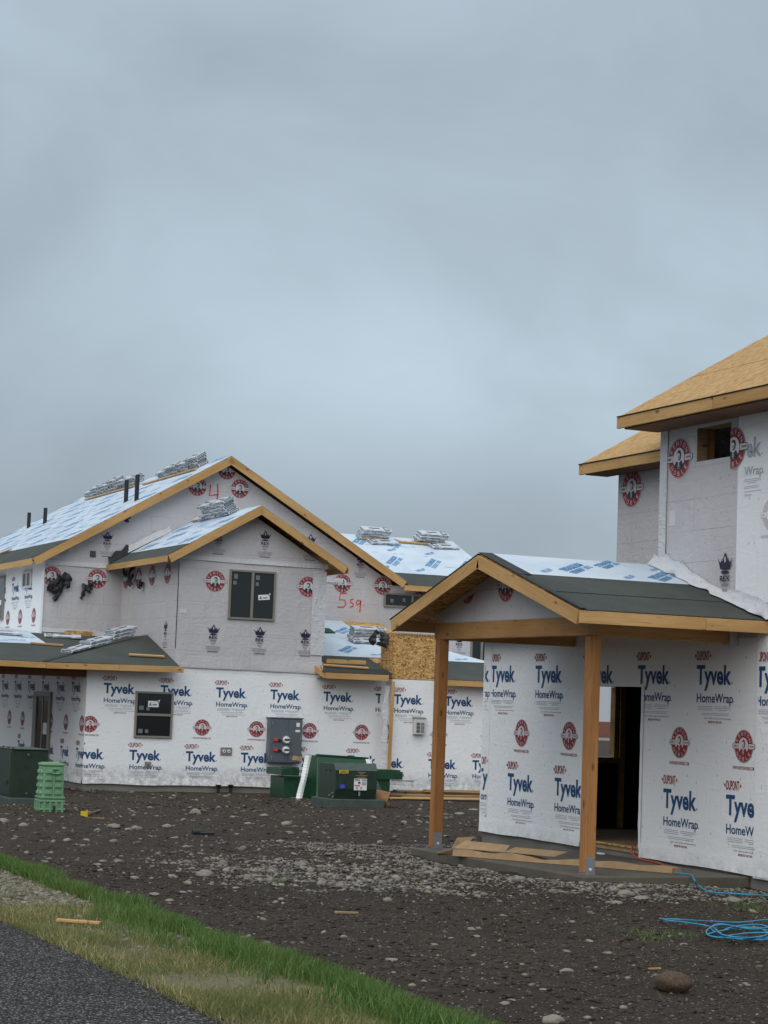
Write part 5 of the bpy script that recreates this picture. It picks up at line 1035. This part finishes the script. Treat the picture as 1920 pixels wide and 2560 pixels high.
def sheet(name, px_pts, yy, label, seed):
    """sheet of printed paper draped down the hopper's side"""
    n = 14; (ax, ay), (bx_, by_), wtop, wbot = px_pts; m = MB(); L = []
    for i in range(n+1):
        t = i/n; c = onY(ax+(bx_-ax)*t, ay+(by_-ay)*t, yy-.25*t); w_ = (wtop+(wbot-wtop)*t)/115; d = .02*math.sin(t*9+seed)
        L.append((c+Vector((-w_/2, d, 0)), c+Vector((0, d-.035, 0)), c+Vector((w_/2, d*.5, 0))))
    vs = [v for r_ in L for v in r_]; m.add(vs, [(i*3+j, (i+1)*3+j, (i+1)*3+j+1, i*3+j+1) for i in range(n) for j in range(2)])
    m.add([v+Vector((0, .012, 0)) for v in vs], [(i*3+j, i*3+j+1, (i+1)*3+j+1, (i+1)*3+j) for i in range(n) for j in range(2)])
    o = m.build(name, paper); tag(o, label, 'paper'); k = MB()
    for i in range(1, n):
        a, b, cc_ = L[i]
        for (p, q) in ((a, b), (b, cc_)):
            for s_ in (0, .6, 1.2): k.add([p.lerp(q, .15)+Vector((0, -.004, -.03*s_)), p.lerp(q, .8)+Vector((0, -.004, -.03*s_)), p.lerp(q, .8)+Vector((0, -.004, -.03*s_-.005)), p.lerp(q, .15)+Vector((0, -.004, -.03*s_-.005))], [(3, 2, 1, 0)])
    k.build('printed_text', ink_grey, o)['kind'] = 'stuff'
sheet('packaging_sheet', ((772, 1888), (748, 1996), 17, 17), hy-.66, 'printed paper strip hanging on the left side of the green hopper', 0); sheet('packaging_sheet', ((922, 1898), (938, 1992), 17, 11), hy-.62, 'printed paper strip hanging on the right side of the green hopper', 2)
p = onY(748, 1897, hy-.3); m = MB(); m.prism([(p.x-.07, p.y, p.z-.04), (p.x+.06, p.y, p.z-.07), (p.x+.09, p.y, p.z+.05), (p.x-.05, p.y, p.z+.06)], (0, .3, 0)); tag(m.build('cardboard_scrap', card), 'torn cardboard piece sticking out at the hopper top left', 'cardboard')
pa = onY(940, 1985, hy-1.0); pb = onZ(966, 2008, gz(19.2, 44.3)+.12); gg = gz(19, 44.6)
m = MB(); q0 = Vector((pb.x-.75, pb.y+.35, gg+.40)); q1 = Vector((pb.x+.02, pb.y-.05, gg+.19)); m.cyl(q0, q1, .12, .19, n=24, caps=False); m.cyl(q0, q1, .105, .17, n=24, caps=False); tag(m.build('form_tube', rust), 'brown flared tube lying beside the green hopper', 'tube')
# lumber lying by the right wall
k = 0
for i, (x0, x1, yy, zz_, w_, t_, mt) in enumerate(((20.9, 25.2, 46.2, 0, .24, .04, pine), (21.1, 25.4, 46.45, 0, .2, .05, weathered), (20.6, 24.9, 46.75, 0, .3, .05, pine), (21.3, 25.6, 46.5, .05, .24, .04, weathered), (20.8, 25.1, 46.75, .055, .2, .04, weathered), (21.0, 25.3, 46.6, .095, .24, .04, weathered), (21.5, 25.5, 46.7, .14, .2, .04, pine), (21.2, 25.2, 46.65, .185, .25, .035, weathered), (21.9, 25.6, 46.5, .185, .1, .06, weathered))):
    gg = max(gz(x0, yy), gz(x1, yy), gz((x0+x1)/2, yy)); o = plank('lumber_plank', (x0, yy, gg+zz_), (x1, yy+.1*math.sin(i*2), gg+zz_), w_, t_, (0, 0, 1), mt); tag(o, f'{("first", "second", "third", "fourth", "fifth", "sixth", "seventh", "eighth", "topmost")[i]} plank up in the lumber pile by the wall behind the porch', 'plank', 'lumber pile behind the porch')
pl = onZ(1050, 2002, gz(20.5, 45)); o = plank('pale_plank', (20.6, 45.75, gz(20.6, 45.75)+.01), (24.6, 45.55, gz(24.6, 45.55)+.03), .28, .03, (0, 0, 1), pine); tag(o, 'wide pale plank lying in front of the lumber pile', 'plank')
# large cabinet at the left edge
c = onZ(24, 2021, -2.17); tx, ty = c.x, c.y; g = gz(tx+.3, ty+.4)
T2 = empty('utility_cabinet', (tx+.3, ty+.5, g)); tag(T2, 'tall dark green utility cabinet at the left edge behind the pale green pedestal', 'utility cabinet')
MB().box((tx-.02, ty-.02, g-.15), (tx+.72, ty+1.5, g+.16)).build('pad', dgreen_pad, T2, .02); MB().box((tx+.0, ty+.02, g+.16), (tx+.68, ty+1.45, g+1.03)).build('cabinet_body', dgreen, T2, .012); MB().box((tx-.015, ty+.0, g+1.03), (tx+.70, ty+1.47, g+1.055)).build('lid', dgreen, T2, .008)
for x_, z_ in ((tx+.3, .95), (tx+.3, .24)): MB().cyl((x_, ty+.019, g+z_), (x_, ty-.005, g+z_), .022, n=10).build('bolt', grey_enamel, T2)
for y_ in (ty+.05, ty+.4, ty+.8): MB().cyl((tx+.02, y_, g+1.056), (tx+.02, y_, g+1.08), .022, n=8).build('bolt', ink_black, T2)
m = MB(); m.box((tx-.05, ty+.22, g+.40), (tx-.001, ty+.34, g+.48)); m.box((tx-.03, ty+.34, g+.43), (tx-.001, ty+.6, g+.45)); m.build('handle', ink_black, T2, .005)
MB().box((tx-.012, ty+.04, g+.20), (tx-.0005, ty+.72, g+1.0)).build('door_leaf', dgreen, T2, .004)
# pale green pedestal
c = onZ(108, 2036, -2.13); tx, ty = c.x-.02, c.y; g = gz(tx, ty)
PD = empty('service_pedestal', (tx+.17, ty+.17, g)); tag(PD, 'pale green ribbed plastic pedestal standing beside the dark cabinet', 'pedestal')
W1, W0, H1 = .36, .40, .84
def taper(z): return (W0+(W1-W0)*z/H1)/2
cx_, cy_ = tx+.17, ty+.17
m = MB(); a, b = taper(0), taper(H1-.06); m.add([(cx_-a, cy_-a, g-.1), (cx_+a, cy_-a, g-.1), (cx_+a, cy_+a, g-.1), (cx_-a, cy_+a, g-.1), (cx_-b, cy_-b, g+H1-.06), (cx_+b, cy_-b, g+H1-.06), (cx_+b, cy_+b, g+H1-.06), (cx_-b, cy_+b, g+H1-.06)], [(0, 3, 2, 1), (4, 5, 6, 7), (0, 1, 5, 4), (1, 2, 6, 5), (2, 3, 7, 6), (3, 0, 4, 7)]); m.build('pedestal_body', lgreen, PD, .02)
MB().box((cx_-b-.015, cy_-b-.015, g+H1-.06), (cx_+b+.015, cy_+b+.015, g+H1-.015)).build('lid', lgreen, PD, .018); MB().box((cx_-b+.02, cy_-b+.02, g+H1-.02), (cx_+b-.02, cy_+b-.02, g+H1)).build('lid_top', lgreen, PD, .01)
for z_ in (.22, .16, .02): MB().box((cx_-taper(z_)-.022, cy_-taper(z_)-.022, g+z_), (cx_+taper(z_)+.022, cy_+taper(z_)+.022, g+z_+.035)).build('base_band', lgreen, PD, .008)
for i in range(4):
    zz_ = g+.30+.12*i; t_ = taper(.30+.12*i)
    for side in range(2):
        for j in ((-1, 1) if side == 0 else (-1, 1)):
            o_ = j*.085; wq = .06
            if side == 0: P = [(cx_+o_-wq, cy_-t_, zz_+.01), (cx_+o_+wq, cy_-t_, zz_+.01), (cx_+o_+wq*.6, cy_-t_, zz_+.06), (cx_+o_-wq*.6, cy_-t_, zz_+.06)]; of = (0, -.03, -.012)
            else: P = [(cx_-t_, cy_+o_-wq, zz_+.01), (cx_-t_, cy_+o_+wq, zz_+.01), (cx_-t_, cy_+o_+wq*.6, zz_+.06), (cx_-t_, cy_+o_-wq*.6, zz_+.06)]; of = (-.03, 0, -.012)
            MB().prism(P, of).build('rib', lgreen, PD)
MB().box((cx_-.012, cy_-taper(.5)-.014, g+.22), (cx_+.022, cy_-taper(.5), g+.7)).build('rib', lgreen, PD, .004)
for j in range(4): MB().box((cx_-.17+.105*j, cy_-taper(.1)-.03, g-.03), (cx_-.13+.105*j, cy_-taper(.1)-.005, g+.16)).build('base_rib', lgreen, PD, .004); MB().box((cx_-taper(.1)-.03, cy_-.17+.105*j, g-.03), (cx_-taper(.1)-.005, cy_-.13+.105*j, g+.16)).build('base_rib', lgreen, PD, .004)
m = MB()
for a in ((-.07, .64, -.05, .74), (.05, .64, .07, .74), (-.05, .64, .05, .66), (-.05, .72, .05, .74)): m.box((cx_+a[0]+.03, cy_-taper(.75)-.045, g+a[1]), (cx_+a[2]+.03, cy_-taper(.75), g+a[3]))
m.build('handle', lgreen, PD, .005); MB().box((cx_+.0, cy_-taper(.1)-.05, g+.0), (cx_+.04, cy_-taper(.1)-.026, g+.10)).build('latch', ink_black, PD)
# small yellow marker, dark debris, sticks
p = onZ(210, 2044, -2.12); g = gz(p.x, p.y); m = MB(); m.box((p.x-.06, p.y, g-.02), (p.x+.06, p.y+.01, g+.10)); m.prism([(p.x+.02, p.y, g+.10), (p.x+.06, p.y, g+.10), (p.x+.06, p.y, g+.125)], (0, .01, 0)); tag(m.build('marker_flag', yellow), 'small yellow marker on the dirt right of the pale green pedestal', 'marker')
for i, (a, b, mt, lb, r_) in enumerate((((222, 2042), (250, 2033), dark_or_shade_timber, 'dark stick behind the yellow marker', .03), ((222, 2052), (258, 2062), weathered, 'pale stick in front of the yellow marker', .022), ((838, 2297), (893, 2293), weathered, 'thin pale stick on the dark soil in the middle distance', .02), ((1622, 2436), (1650, 2442), pine, 'wood splinter behind the brown boulder', .015))):
    P0, P1 = onZ(*a, -1.95 if i > 1 else -2.12), onZ(*b, -1.95 if i > 1 else -2.12)
    P0.z = gz(P0.x, P0.y)+.01; P1.z = gz(P1.x, P1.y)+.015; tag(plank('stick', P0, P1, r_*1.6, r_, (0, 0, 1), mt), lb, 'stick')
P0, P1 = onZ(142, 2303, -1.63), onZ(250, 2309, -1.63); P0.z = gz(P0.x, P0.y)+.03; P1.z = gz(P1.x, P1.y)+.035; tag(plank('wood_stake', P0, P1, .05, .02, (0, 0, 1), pine), 'orange pine stake lying on the grass verge', 'stake')
p = onZ(500, 2083, -2.05); g = gz(p.x, p.y); m = MB(); m.cyl((p.x-.12, p.y, g+.03), (p.x+.06, p.y, g+.03), .05, n=10); m.box((p.x-.05, p.y-.22, g-.01), (p.x+.16, p.y-.1, g+.05)); tag(m.build('black_fitting', black_plastic, None, .01), 'black plastic fitting half buried in the dirt', 'fitting')

# ------------------------------------------------------------------ on and around the porch
pa, pb = onZ(1135, 2140, -1.90), onZ(1685, 2184, -1.90)
d = (pb-pa).normalized(); L = (pb-pa).length; sd_ = Vector((0, 0, 1)).cross(d)
cb = link('cardboard_carton', None, None, 0, frame(pa+Vector((0, 0, .002)), d, (0, 0, 1))); tag(cb, 'long flat cardboard carton with torn open end lying on the porch slab', 'cardboard')
def cpart(nm, mb, bev=.004):
    o = bpy.data.objects.new(nm, mb.mesh(nm, [card])); col.objects.link(o); o.parent = cb
    if bev: b_ = o.modifiers.new('bevel', 'BEVEL'); b_.width = bev; b_.segments = 1
    return o
n = 22; m = MB(); vs = []
for i in range(n+1):
    x = L*i/n; w_ = .30-.06*i/n; h_ = .08-.015*(i/n)+.012*math.sin(i*1.3)-(.03 if 8 < i < 12 else 0); yb = .02*math.sin(i*.5)
    vs += [(x, yb-.04, 0), (x, yb+w_, 0), (x, yb+w_-.01, h_*.9), (x, yb-.03, h_)]
m.add(vs, [(i*4+j, i*4+(j+1) % 4, (i+1)*4+(j+1) % 4, (i+1)*4+j) for i in range(n) for j in range(4)]+[(0, 1, 2, 3), (n*4+3, n*4+2, n*4+1, n*4)]); m.f = [tuple(reversed(f)) for f in m.f]; cpart('carton_body', m)
m = MB(); m.prism([(-.02, .0, .10), (.72, .02, .10), (.68, .22, .17), (.05, .2, .19)], (0, 0, -.006)); cpart('flap', m, 0); m = MB(); m.prism([(.72, .02, .10), (1.42, .02, .09), (1.46, .28, .14), (.75, .24, .15)], (0, 0, -.006)); cpart('flap', m, 0); m = MB(); m.prism([(-.02, -.03, .1), (.02, .2, .1), (.12, .3, .24), (-.05, .16, .22)], (0.006, 0, 0)); cpart('flap', m, 0)
m = MB(); m.prism([(-.01, -.035, .09), (-.02, .02, .02), (-.22, -.02, .0), (-.20, -.09, .03)], (0, 0, -.008)); cpart('flap', m, 0)
P0 = onZ(1500, 2155, -1.9); m = MB(); m.box((P0.x-.02, P0.y-.06, -1.80), (P0.x+.03, P0.y+.06, -1.785)); tag(m.build('paper_scrap', paper), 'small white paper scrap on the carton beside the near post', 'paper')
def smooth_path(pts, k=8):
    P = [Vector(p) for p in pts]; P = [P[0]*2-P[1]]+P+[P[-1]*2-P[-2]]; out_ = []
    for i in range(1, len(P)-2):
        for j in range(k):
            t = j/k; a, b, c, d_ = P[i-1:i+3]; out_.append(.5*((2*b)+(c-a)*t+(2*a-5*b+4*c-d_)*t*t+(3*b-a-3*c+d_)*t*t*t))
    return out_+[P[-2]]
pts = [(14.22, 23.74, -1.74), (14.17, 23.66, -1.82), (14.17, 23.5, -1.875), (14.15, 23.28, -1.882), (14.10, 22.93, -1.882), (13.95, 22.5, -1.882), (13.82, 22.15, -1.875), (13.72, 21.85, -1.86)]
m = MB(); m.tube(smooth_path(pts), .014, 6); m.smooth = True; tag(m.build('extension_cord', red_cord), 'red cord running out of the doorway across the porch slab', 'cord')
def gp(x, y, h=.012):
    p = onZ(x, y, -1.93)
    for _ in range(3): p = onZ(x, y, (gz(p.x, p.y) if not (12 < p.x < XW and 21.12 < p.y < 25) else -1.90)+h)
    return p
pts = [gp(x, y, .02) for x, y in ((1688, 2182), (1705, 2184), (1728, 2188))]+[onZ(1736, 2200, -1.88)]+[gp(x, y, .05) for x, y in ((1744, 2212), (1765, 2226), (1790, 2232), (1830, 2234), (1880, 2237), (1922, 2240), (1980, 2246))]
m = MB(); m.tube(smooth_path(pts), .010, 6); m.smooth = True; tag(m.build('extension_cord', blue_cord), 'blue cord trailing from the carton to the right along the slab', 'cord')
loop = [(1648, 2297), (1700, 2299), (1745, 2302), (1790, 2304), (1850, 2306), (1925, 2300), (1925, 2318), (1860, 2318), (1800, 2312), (1768, 2325), (1775, 2340), (1830, 2346), (1900, 2347), (1925, 2338), (1900, 2322), (1850, 2320), (1800, 2328), (1770, 2336), (1790, 2344), (1850, 2335), (1915, 2332), (1930, 2345), (1890, 2350), (1820, 2343), (1778, 2322), (1800, 2310), (1870, 2322), (1925, 2326), (1910, 2340), (1850, 2348), (1800, 2336), (1830, 2318), (1900, 2312), (1935, 2330), (1880, 2344), (1810, 2338), (1780, 2318), (1720, 2307), (1675, 2302), (1650, 2296)]
pts = [gp(x, y, .028+.014*(i % 3)) for i, (x, y) in enumerate(loop)]
m = MB(); m.tube(smooth_path(pts), .0075, 6); m.smooth = True; tag(m.build('coiled_cord', blue_cord), 'tangled coil of bright blue cord lying on the dirt at the right', 'cord')

# ------------------------------------------------------------------ stones
def ico(sub, seed, flat):
    bm = bmesh.new(); bmesh.ops.create_icosphere(bm, subdivisions=sub, radius=1); rd = random.Random(seed); o_ = Vector((rd.random()*50, rd.random()*50, 0))
    for v_ in bm.verts: k_ = 1+.28*mnoise.noise(v_.co*1.1+o_)+.12*mnoise.noise(v_.co*2.6+o_); v_.co = Vector((v_.co.x*k_*1.15, v_.co.y*k_*.85, v_.co.z*k_*flat))
    V_ = np.array([v_.co[:] for v_ in bm.verts]); F_ = np.array([[v_.index for v_ in f.verts] for f in bm.faces]); bm.free(); return V_, F_
def blocked(x, y): return (11.7 < x < 21 and 21.0 < y < 28.6 and (x > 14.1 or y < 25.6)) or (x > 14.1 and 15.5 < y < 28.4) or (x > 13.7 and y > 48.1) or x < 5.35
def scatter(name, P, sizes, mat, tmpl, sink, label):
    Vs, Fs, b = [], [], 0
    for (x, y), s_ in zip(P, sizes):
        V_, F_ = tmpl[rng.integers(len(tmpl))]; a = rng.random()*6.28; c_, n_ = math.cos(a), math.sin(a); R_ = np.array([[c_, -n_, 0], [n_, c_, 0], [0, 0, 1]]); tl = rng.normal(0, .18, 2); R2 = np.array([[1, 0, tl[0]], [0, 1, tl[1]], [-tl[0], -tl[1], 1]])
        Vs.append((V_*s_*rng.uniform(.8, 1.2, 3)) @ R2.T @ R_.T+np.array([x, y, ground_z(x, y)+s_*sink])); Fs.append(F_+b); b += len(V_)
    Vs = np.concatenate(Vs); Fs = np.concatenate(Fs); me_ = bpy.data.meshes.new(name); me_.from_pydata(Vs.tolist(), [], Fs.tolist()); me_.materials.append(mat); me_.polygons.foreach_set('use_smooth', [True]*len(Fs)); me_.update()
    o = link(name, me_); tag(o, label, name.split('_')[-1], None, 'stuff'); return o
T1 = [ico(1, i, f) for i, f in enumerate((.28, .36, .5, .42))]; T2_ = [ico(2, 20+i, f) for i, f in enumerate((.4, .5, .65))]; T3 = [ico(3, 40+i, f) for i, f in enumerate((.45, .55, .7, .5, .62))]
def pts_in(n, fx, fy, test=None):
    out_ = []
    while len(out_) < n:
        x, y = fx(), fy()
        if blocked(x, y) or (test and not test(x, y)): continue
        out_.append((x, y))
    return out_
def view(x, y): return .23 < x/y < .74
far = lambda: 9.5+39*rng.random()**.9
P = pts_in(3300, lambda: rng.uniform(5.4, 22), far, view); scatter('scattered_stones', P, np.clip(rng.lognormal(-4.1, .62, len(P)), .006, .075)*np.array([.62+.013*p[1] for p in P]), stone_pale, T1, .02, 'pale rounded stones strewn over the bare dirt')
P = pts_in(9000, lambda: rng.uniform(5.4, 22), far, view); scatter('soil_clods', P, np.clip(rng.lognormal(-3.95, .45, len(P)), .01, .042), clod_m, T1, .1, 'dark crumbs of soil on the bare dirt')
near = lambda: 9.5+13*rng.random()**1.3
P = pts_in(6000, lambda: rng.uniform(5.4, 14), near, view); scatter('fine_stones', P, np.clip(rng.lognormal(-5.1, .4, len(P)), .003, .014), gravel_m, T1, .15, 'fine pale chips in the bare soil')
P = pts_in(14000, lambda: rng.uniform(5.4, 14), near, view); scatter('soil_crumbs', P, np.clip(rng.lognormal(-4.5, .45, len(P)), .005, .03), clod_m, T1, .15, 'fine dark crumbs of soil in the foreground')
def gtest(x, y):
    d1 = (11.75-x) if y > 20.9 else math.hypot(max(12-x, 0), 20.9-y); k = .75*math.exp(-(max(d1, 0)/1.0)**2)
    if x < 9.3: k *= 1.0
    k2 = math.exp(-((x-9.1)/1.4)**2-((y-21.6)/1.6)**2); k3 = .5*math.exp(-((y-19.9)/.8)**2) if x > 11 else 0
    return rng.random() < max(k, k2, k3)
P = pts_in(14000, lambda: rng.uniform(7.0, 15.5), lambda: rng.uniform(19.0, 28), gtest); scatter('grey_gravel', P, np.clip(rng.lognormal(-4.35, .42, len(P)), .007, .04), gravel_m, T1, .25, 'grey gravel spread in front of the porch slab')
P = pts_in(420, lambda: rng.uniform(7.6, 12.5), lambda: rng.uniform(19.3, 26.5), gtest); scatter('coarse_gravel', P, np.clip(rng.lognormal(-3.55, .35, len(P)), .018, .06), stone_pale, T2_, .2, 'coarse pale gravel mixed into the patch by the porch')
P = [(rng.uniform(4.05, 4.85), 16.0+5.0*rng.random()) for _ in range(2600)]+[(rng.uniform(4.2, 5.0), 13+2.5*rng.random()) for _ in range(420)]; scatter('verge_gravel', P, np.clip(rng.lognormal(-4.2, .4, len(P)), .008, .04), stone_pale, T1, .3, 'light gravel between road and grass')
SM = []
for i in range(5):
    V_, F_ = T3[i]; me_ = bpy.data.meshes.new('cobble'); me_.from_pydata(V_.tolist(), [], F_.tolist()); me_.materials.append(stone_pale); me_.polygons.foreach_set('use_smooth', [True]*len(F_)); me_.update(); SM.append(me_)
def cobble(px_, py_, wpx_, label, group=None, mat=None, name='cobble', sq=1.0, k=None):
    p = onZ(px_, py_, -2.0)
    for _ in range(4): p = onZ(px_, py_, gz(p.x, p.y)+.01)
    r_ = wpx_/2/F_PX*p.dot(fw)/1.1; me_ = SM[random.randrange(5) if k is None else k]
    if mat: me_ = me_.copy(); me_.materials[0] = mat
    o = link(name, me_, None, 0, Matrix.Translation((p.x, p.y, gz(p.x, p.y)+r_*.22)) @ Matrix.Rotation(random.uniform(-.5, .5)-.4, 4, 'Z') @ Matrix.Diagonal((r_, r_, r_*sq, 1))); return tag(o, label, 'stone', group)
cobble(489, 2030, 28, 'upright pale cobble on the dirt below the double hung window', sq=1.5); cobble(513, 2188, 44, 'large grey cobble at the left end of the gravel patch', mat=gravel_m); cobble(8, 2055, 30, 'pale cobble at the far left edge before the dark cabinet'); cobble(58, 2064, 24, 'grey cobble just left of the pale green pedestal base')
cobble(1565, 2238, 42, 'large flat pale stone on the gravel in front of the porch slab', sq=.9); cobble(1604, 2247, 38, 'long flat pale stone right of the largest one by the slab', sq=.6); cobble(1543, 2258, 30, 'pale stone just left below the large flat one by the slab', sq=.8); cobble(1832, 2254, 50, 'dark flat stone near the blue cord at the right', mat=gravel_m, sq=.6); cobble(1382, 2556, 52, 'pale flat stone cut by the bottom edge'); cobble(283, 2070, 34, 'flat pale cobble between the pedestal and the gravel')
for (x, y, w_) in ((338, 2070, 22), (417, 2068, 24), (385, 2243, 26), (425, 2244, 22), (1190, 2340, 22), (1256, 2287, 14), (1418, 2428, 34), (978, 2402, 32), (1264, 2504, 24), (1280, 2493, 20), (1358, 2470, 18), (1430, 2304, 18), (860, 2337, 18), (716, 2064, 26), (722, 2080, 18), (700, 2102, 20), (466, 2123, 20), (168, 2101, 20), (216, 2100, 22), (244, 2163, 22), (250, 2175, 16), (335, 2193, 24), (500, 2135, 20), (410, 2158, 18), (905, 2440, 18), (895, 2464, 22), (1700, 2335, 16), (1710, 2352, 22), (1060, 2452, 16), (1030, 2461, 18), (1098, 2386, 14), (1870, 2462, 14), (1648, 2220, 14), (1330, 2525, 16), (808, 2125, 22), (830, 2133, 18), (900, 2145, 20), (760, 2175, 22), (640, 2190, 20), (560, 2210, 22), (590, 2222, 18), (470, 2210, 24), (457, 2233, 20), (620, 2060, 18), (660, 2040, 20), (1010, 2060, 18), (1150, 2035, 24), (1185, 2027, 20)):
    zone = 'before the white wall of the left house' if y < 2110 else ('beside the gravel patch near the grass' if x < 1000 and y < 2260 else ('on the dark soil between grass and porch' if x < 1300 else 'near the blue cord and boulder'))
    cobble(x, y, w_, 'pale rounded cobble lying loose '+zone, 'loose cobbles '+zone, sq=random.uniform(.6, 1))
bm = bmesh.new(); bmesh.ops.create_icosphere(bm, subdivisions=4, radius=1)
for v_ in bm.verts: c_ = v_.co.copy(); k_ = 1+.10*mnoise.noise(c_*1.4)+.03*mnoise.noise(c_*5); v_.co = Vector((c_.x*k_*1.0, c_.y*k_*(.74-.13*c_.x), c_.z*k_*(.56-.11*c_.x)))
me_ = bpy.data.meshes.new('boulder'); bm.to_mesh(me_); bm.free(); me_.materials.append(boulder_m); me_.polygons.foreach_set('use_smooth', [True]*len(me_.polygons))
p = gp(1686, 2476, .0); r_ = 49/F_PX*p.dot(fw); tag(link('boulder', me_, None, 0, Matrix.Translation((p.x, p.y, gz(p.x, p.y)+r_*.42)) @ Matrix.Rotation(-.35, 4, 'Z') @ Matrix.Diagonal((r_, r_, r_, 1))), 'large brown egg-shaped boulder alone on the dark dirt, lower right', 'stone')

# ------------------------------------------------------------------ grass
def blades(name, P, h, wd, mat, label, lean=.35):
    n_ = len(P); P = np.array(P); z = np.array([ground_z(a, b) for a, b in P]); a = rng.random(n_)*6.283; ln = rng.normal(0, lean, (n_, 2)); hh = h*rng.uniform(.55, 1.2, n_)
    ux, uy = np.cos(a)*wd, np.sin(a)*wd; V_ = np.zeros((n_, 5, 3))
    for k_, (t, wk) in enumerate(((0, 1), (0, -1), (.55, .75), (.55, -.75), (1, 0))):
        V_[:, k_, 0] = P[:, 0]+ux*wk+ln[:, 0]*hh*t**1.7; V_[:, k_, 1] = P[:, 1]+uy*wk+ln[:, 1]*hh*t**1.7; V_[:, k_, 2] = z+hh*t*(1-.25*np.minimum(1, (ln**2).sum(1)))-.01*(t == 0)
    b = np.arange(n_)[:, None]*5; tri = np.concatenate([b+np.array([[0, 1, 3]]), b+np.array([[0, 3, 2]]), b+np.array([[2, 3, 4]])])
    me_ = bpy.data.meshes.new(name); me_.from_pydata(V_.reshape(-1, 3).tolist(), [], tri.tolist()); me_.materials.append(mat); me_.update(); return tag(link(name, me_), label, 'grass', None, 'stuff')
def edge(y): return 5.08+.12*mnoise.noise(Vector((2, y*.9, 0)))+.05*mnoise.noise(Vector((2, y*4, 0)))
P = []; Hs = []
while len(P) < 30000:
    y = 8.8+13.5*rng.random(); x = edge(y)-abs(rng.normal(0, .24)); c_ = mnoise.noise(Vector((x*2.2, y*1.1, 4)))
    if x < 3.85 or (y > 16 and x < 4.8) or rng.random() > .60+1.4*c_+.45*(x > 4.85): continue
    P.append((x, y)); Hs.append(max(.04, .125+.06*c_-.06*max(0, 4.75-x)))
blades('verge_grass', P, np.array(Hs), .0042, grass_g, 'lush green grass along the dirt side of the verge')
P = []; Hs = []
while len(P) < 27000:
    y = 8.8+13*rng.random(); x = 3.70+1.3*rng.random()**1.2; c_ = mnoise.noise(Vector((x*1.8, y*.9, 14)))
    if rng.random() > .62+1.2*c_ or (y > 16.0 and 4.05 < x < 4.85 and rng.random() < .93) or (13.2 < y < 15 and 4.2 < x < 4.8 and rng.random() < .6): continue
    P.append((x, y)); Hs.append(max(.025, .065+.05*c_))
blades('dry_verge_grass', P, np.array(Hs), .0032, grass_d, 'short thin yellowish grass beside the asphalt', .6)
P = []
while len(P) < 900:
    c_ = ((13.4, 18.9, .25), (13.0, 18.2, .5), (12.6, 18.7, .25), (8.1, 20.6, .06), (9.6, 15.6, .2))[rng.integers(5)]; P.append((c_[0]+rng.normal(0, c_[2]), c_[1]+rng.normal(0, c_[2])))
P = [p for p in P if not blocked(*p)]; blades('sprouting_grass', P, np.full(len(P), .06), .003, grass_g, 'sparse green sprouts on the dirt at the right', .6)
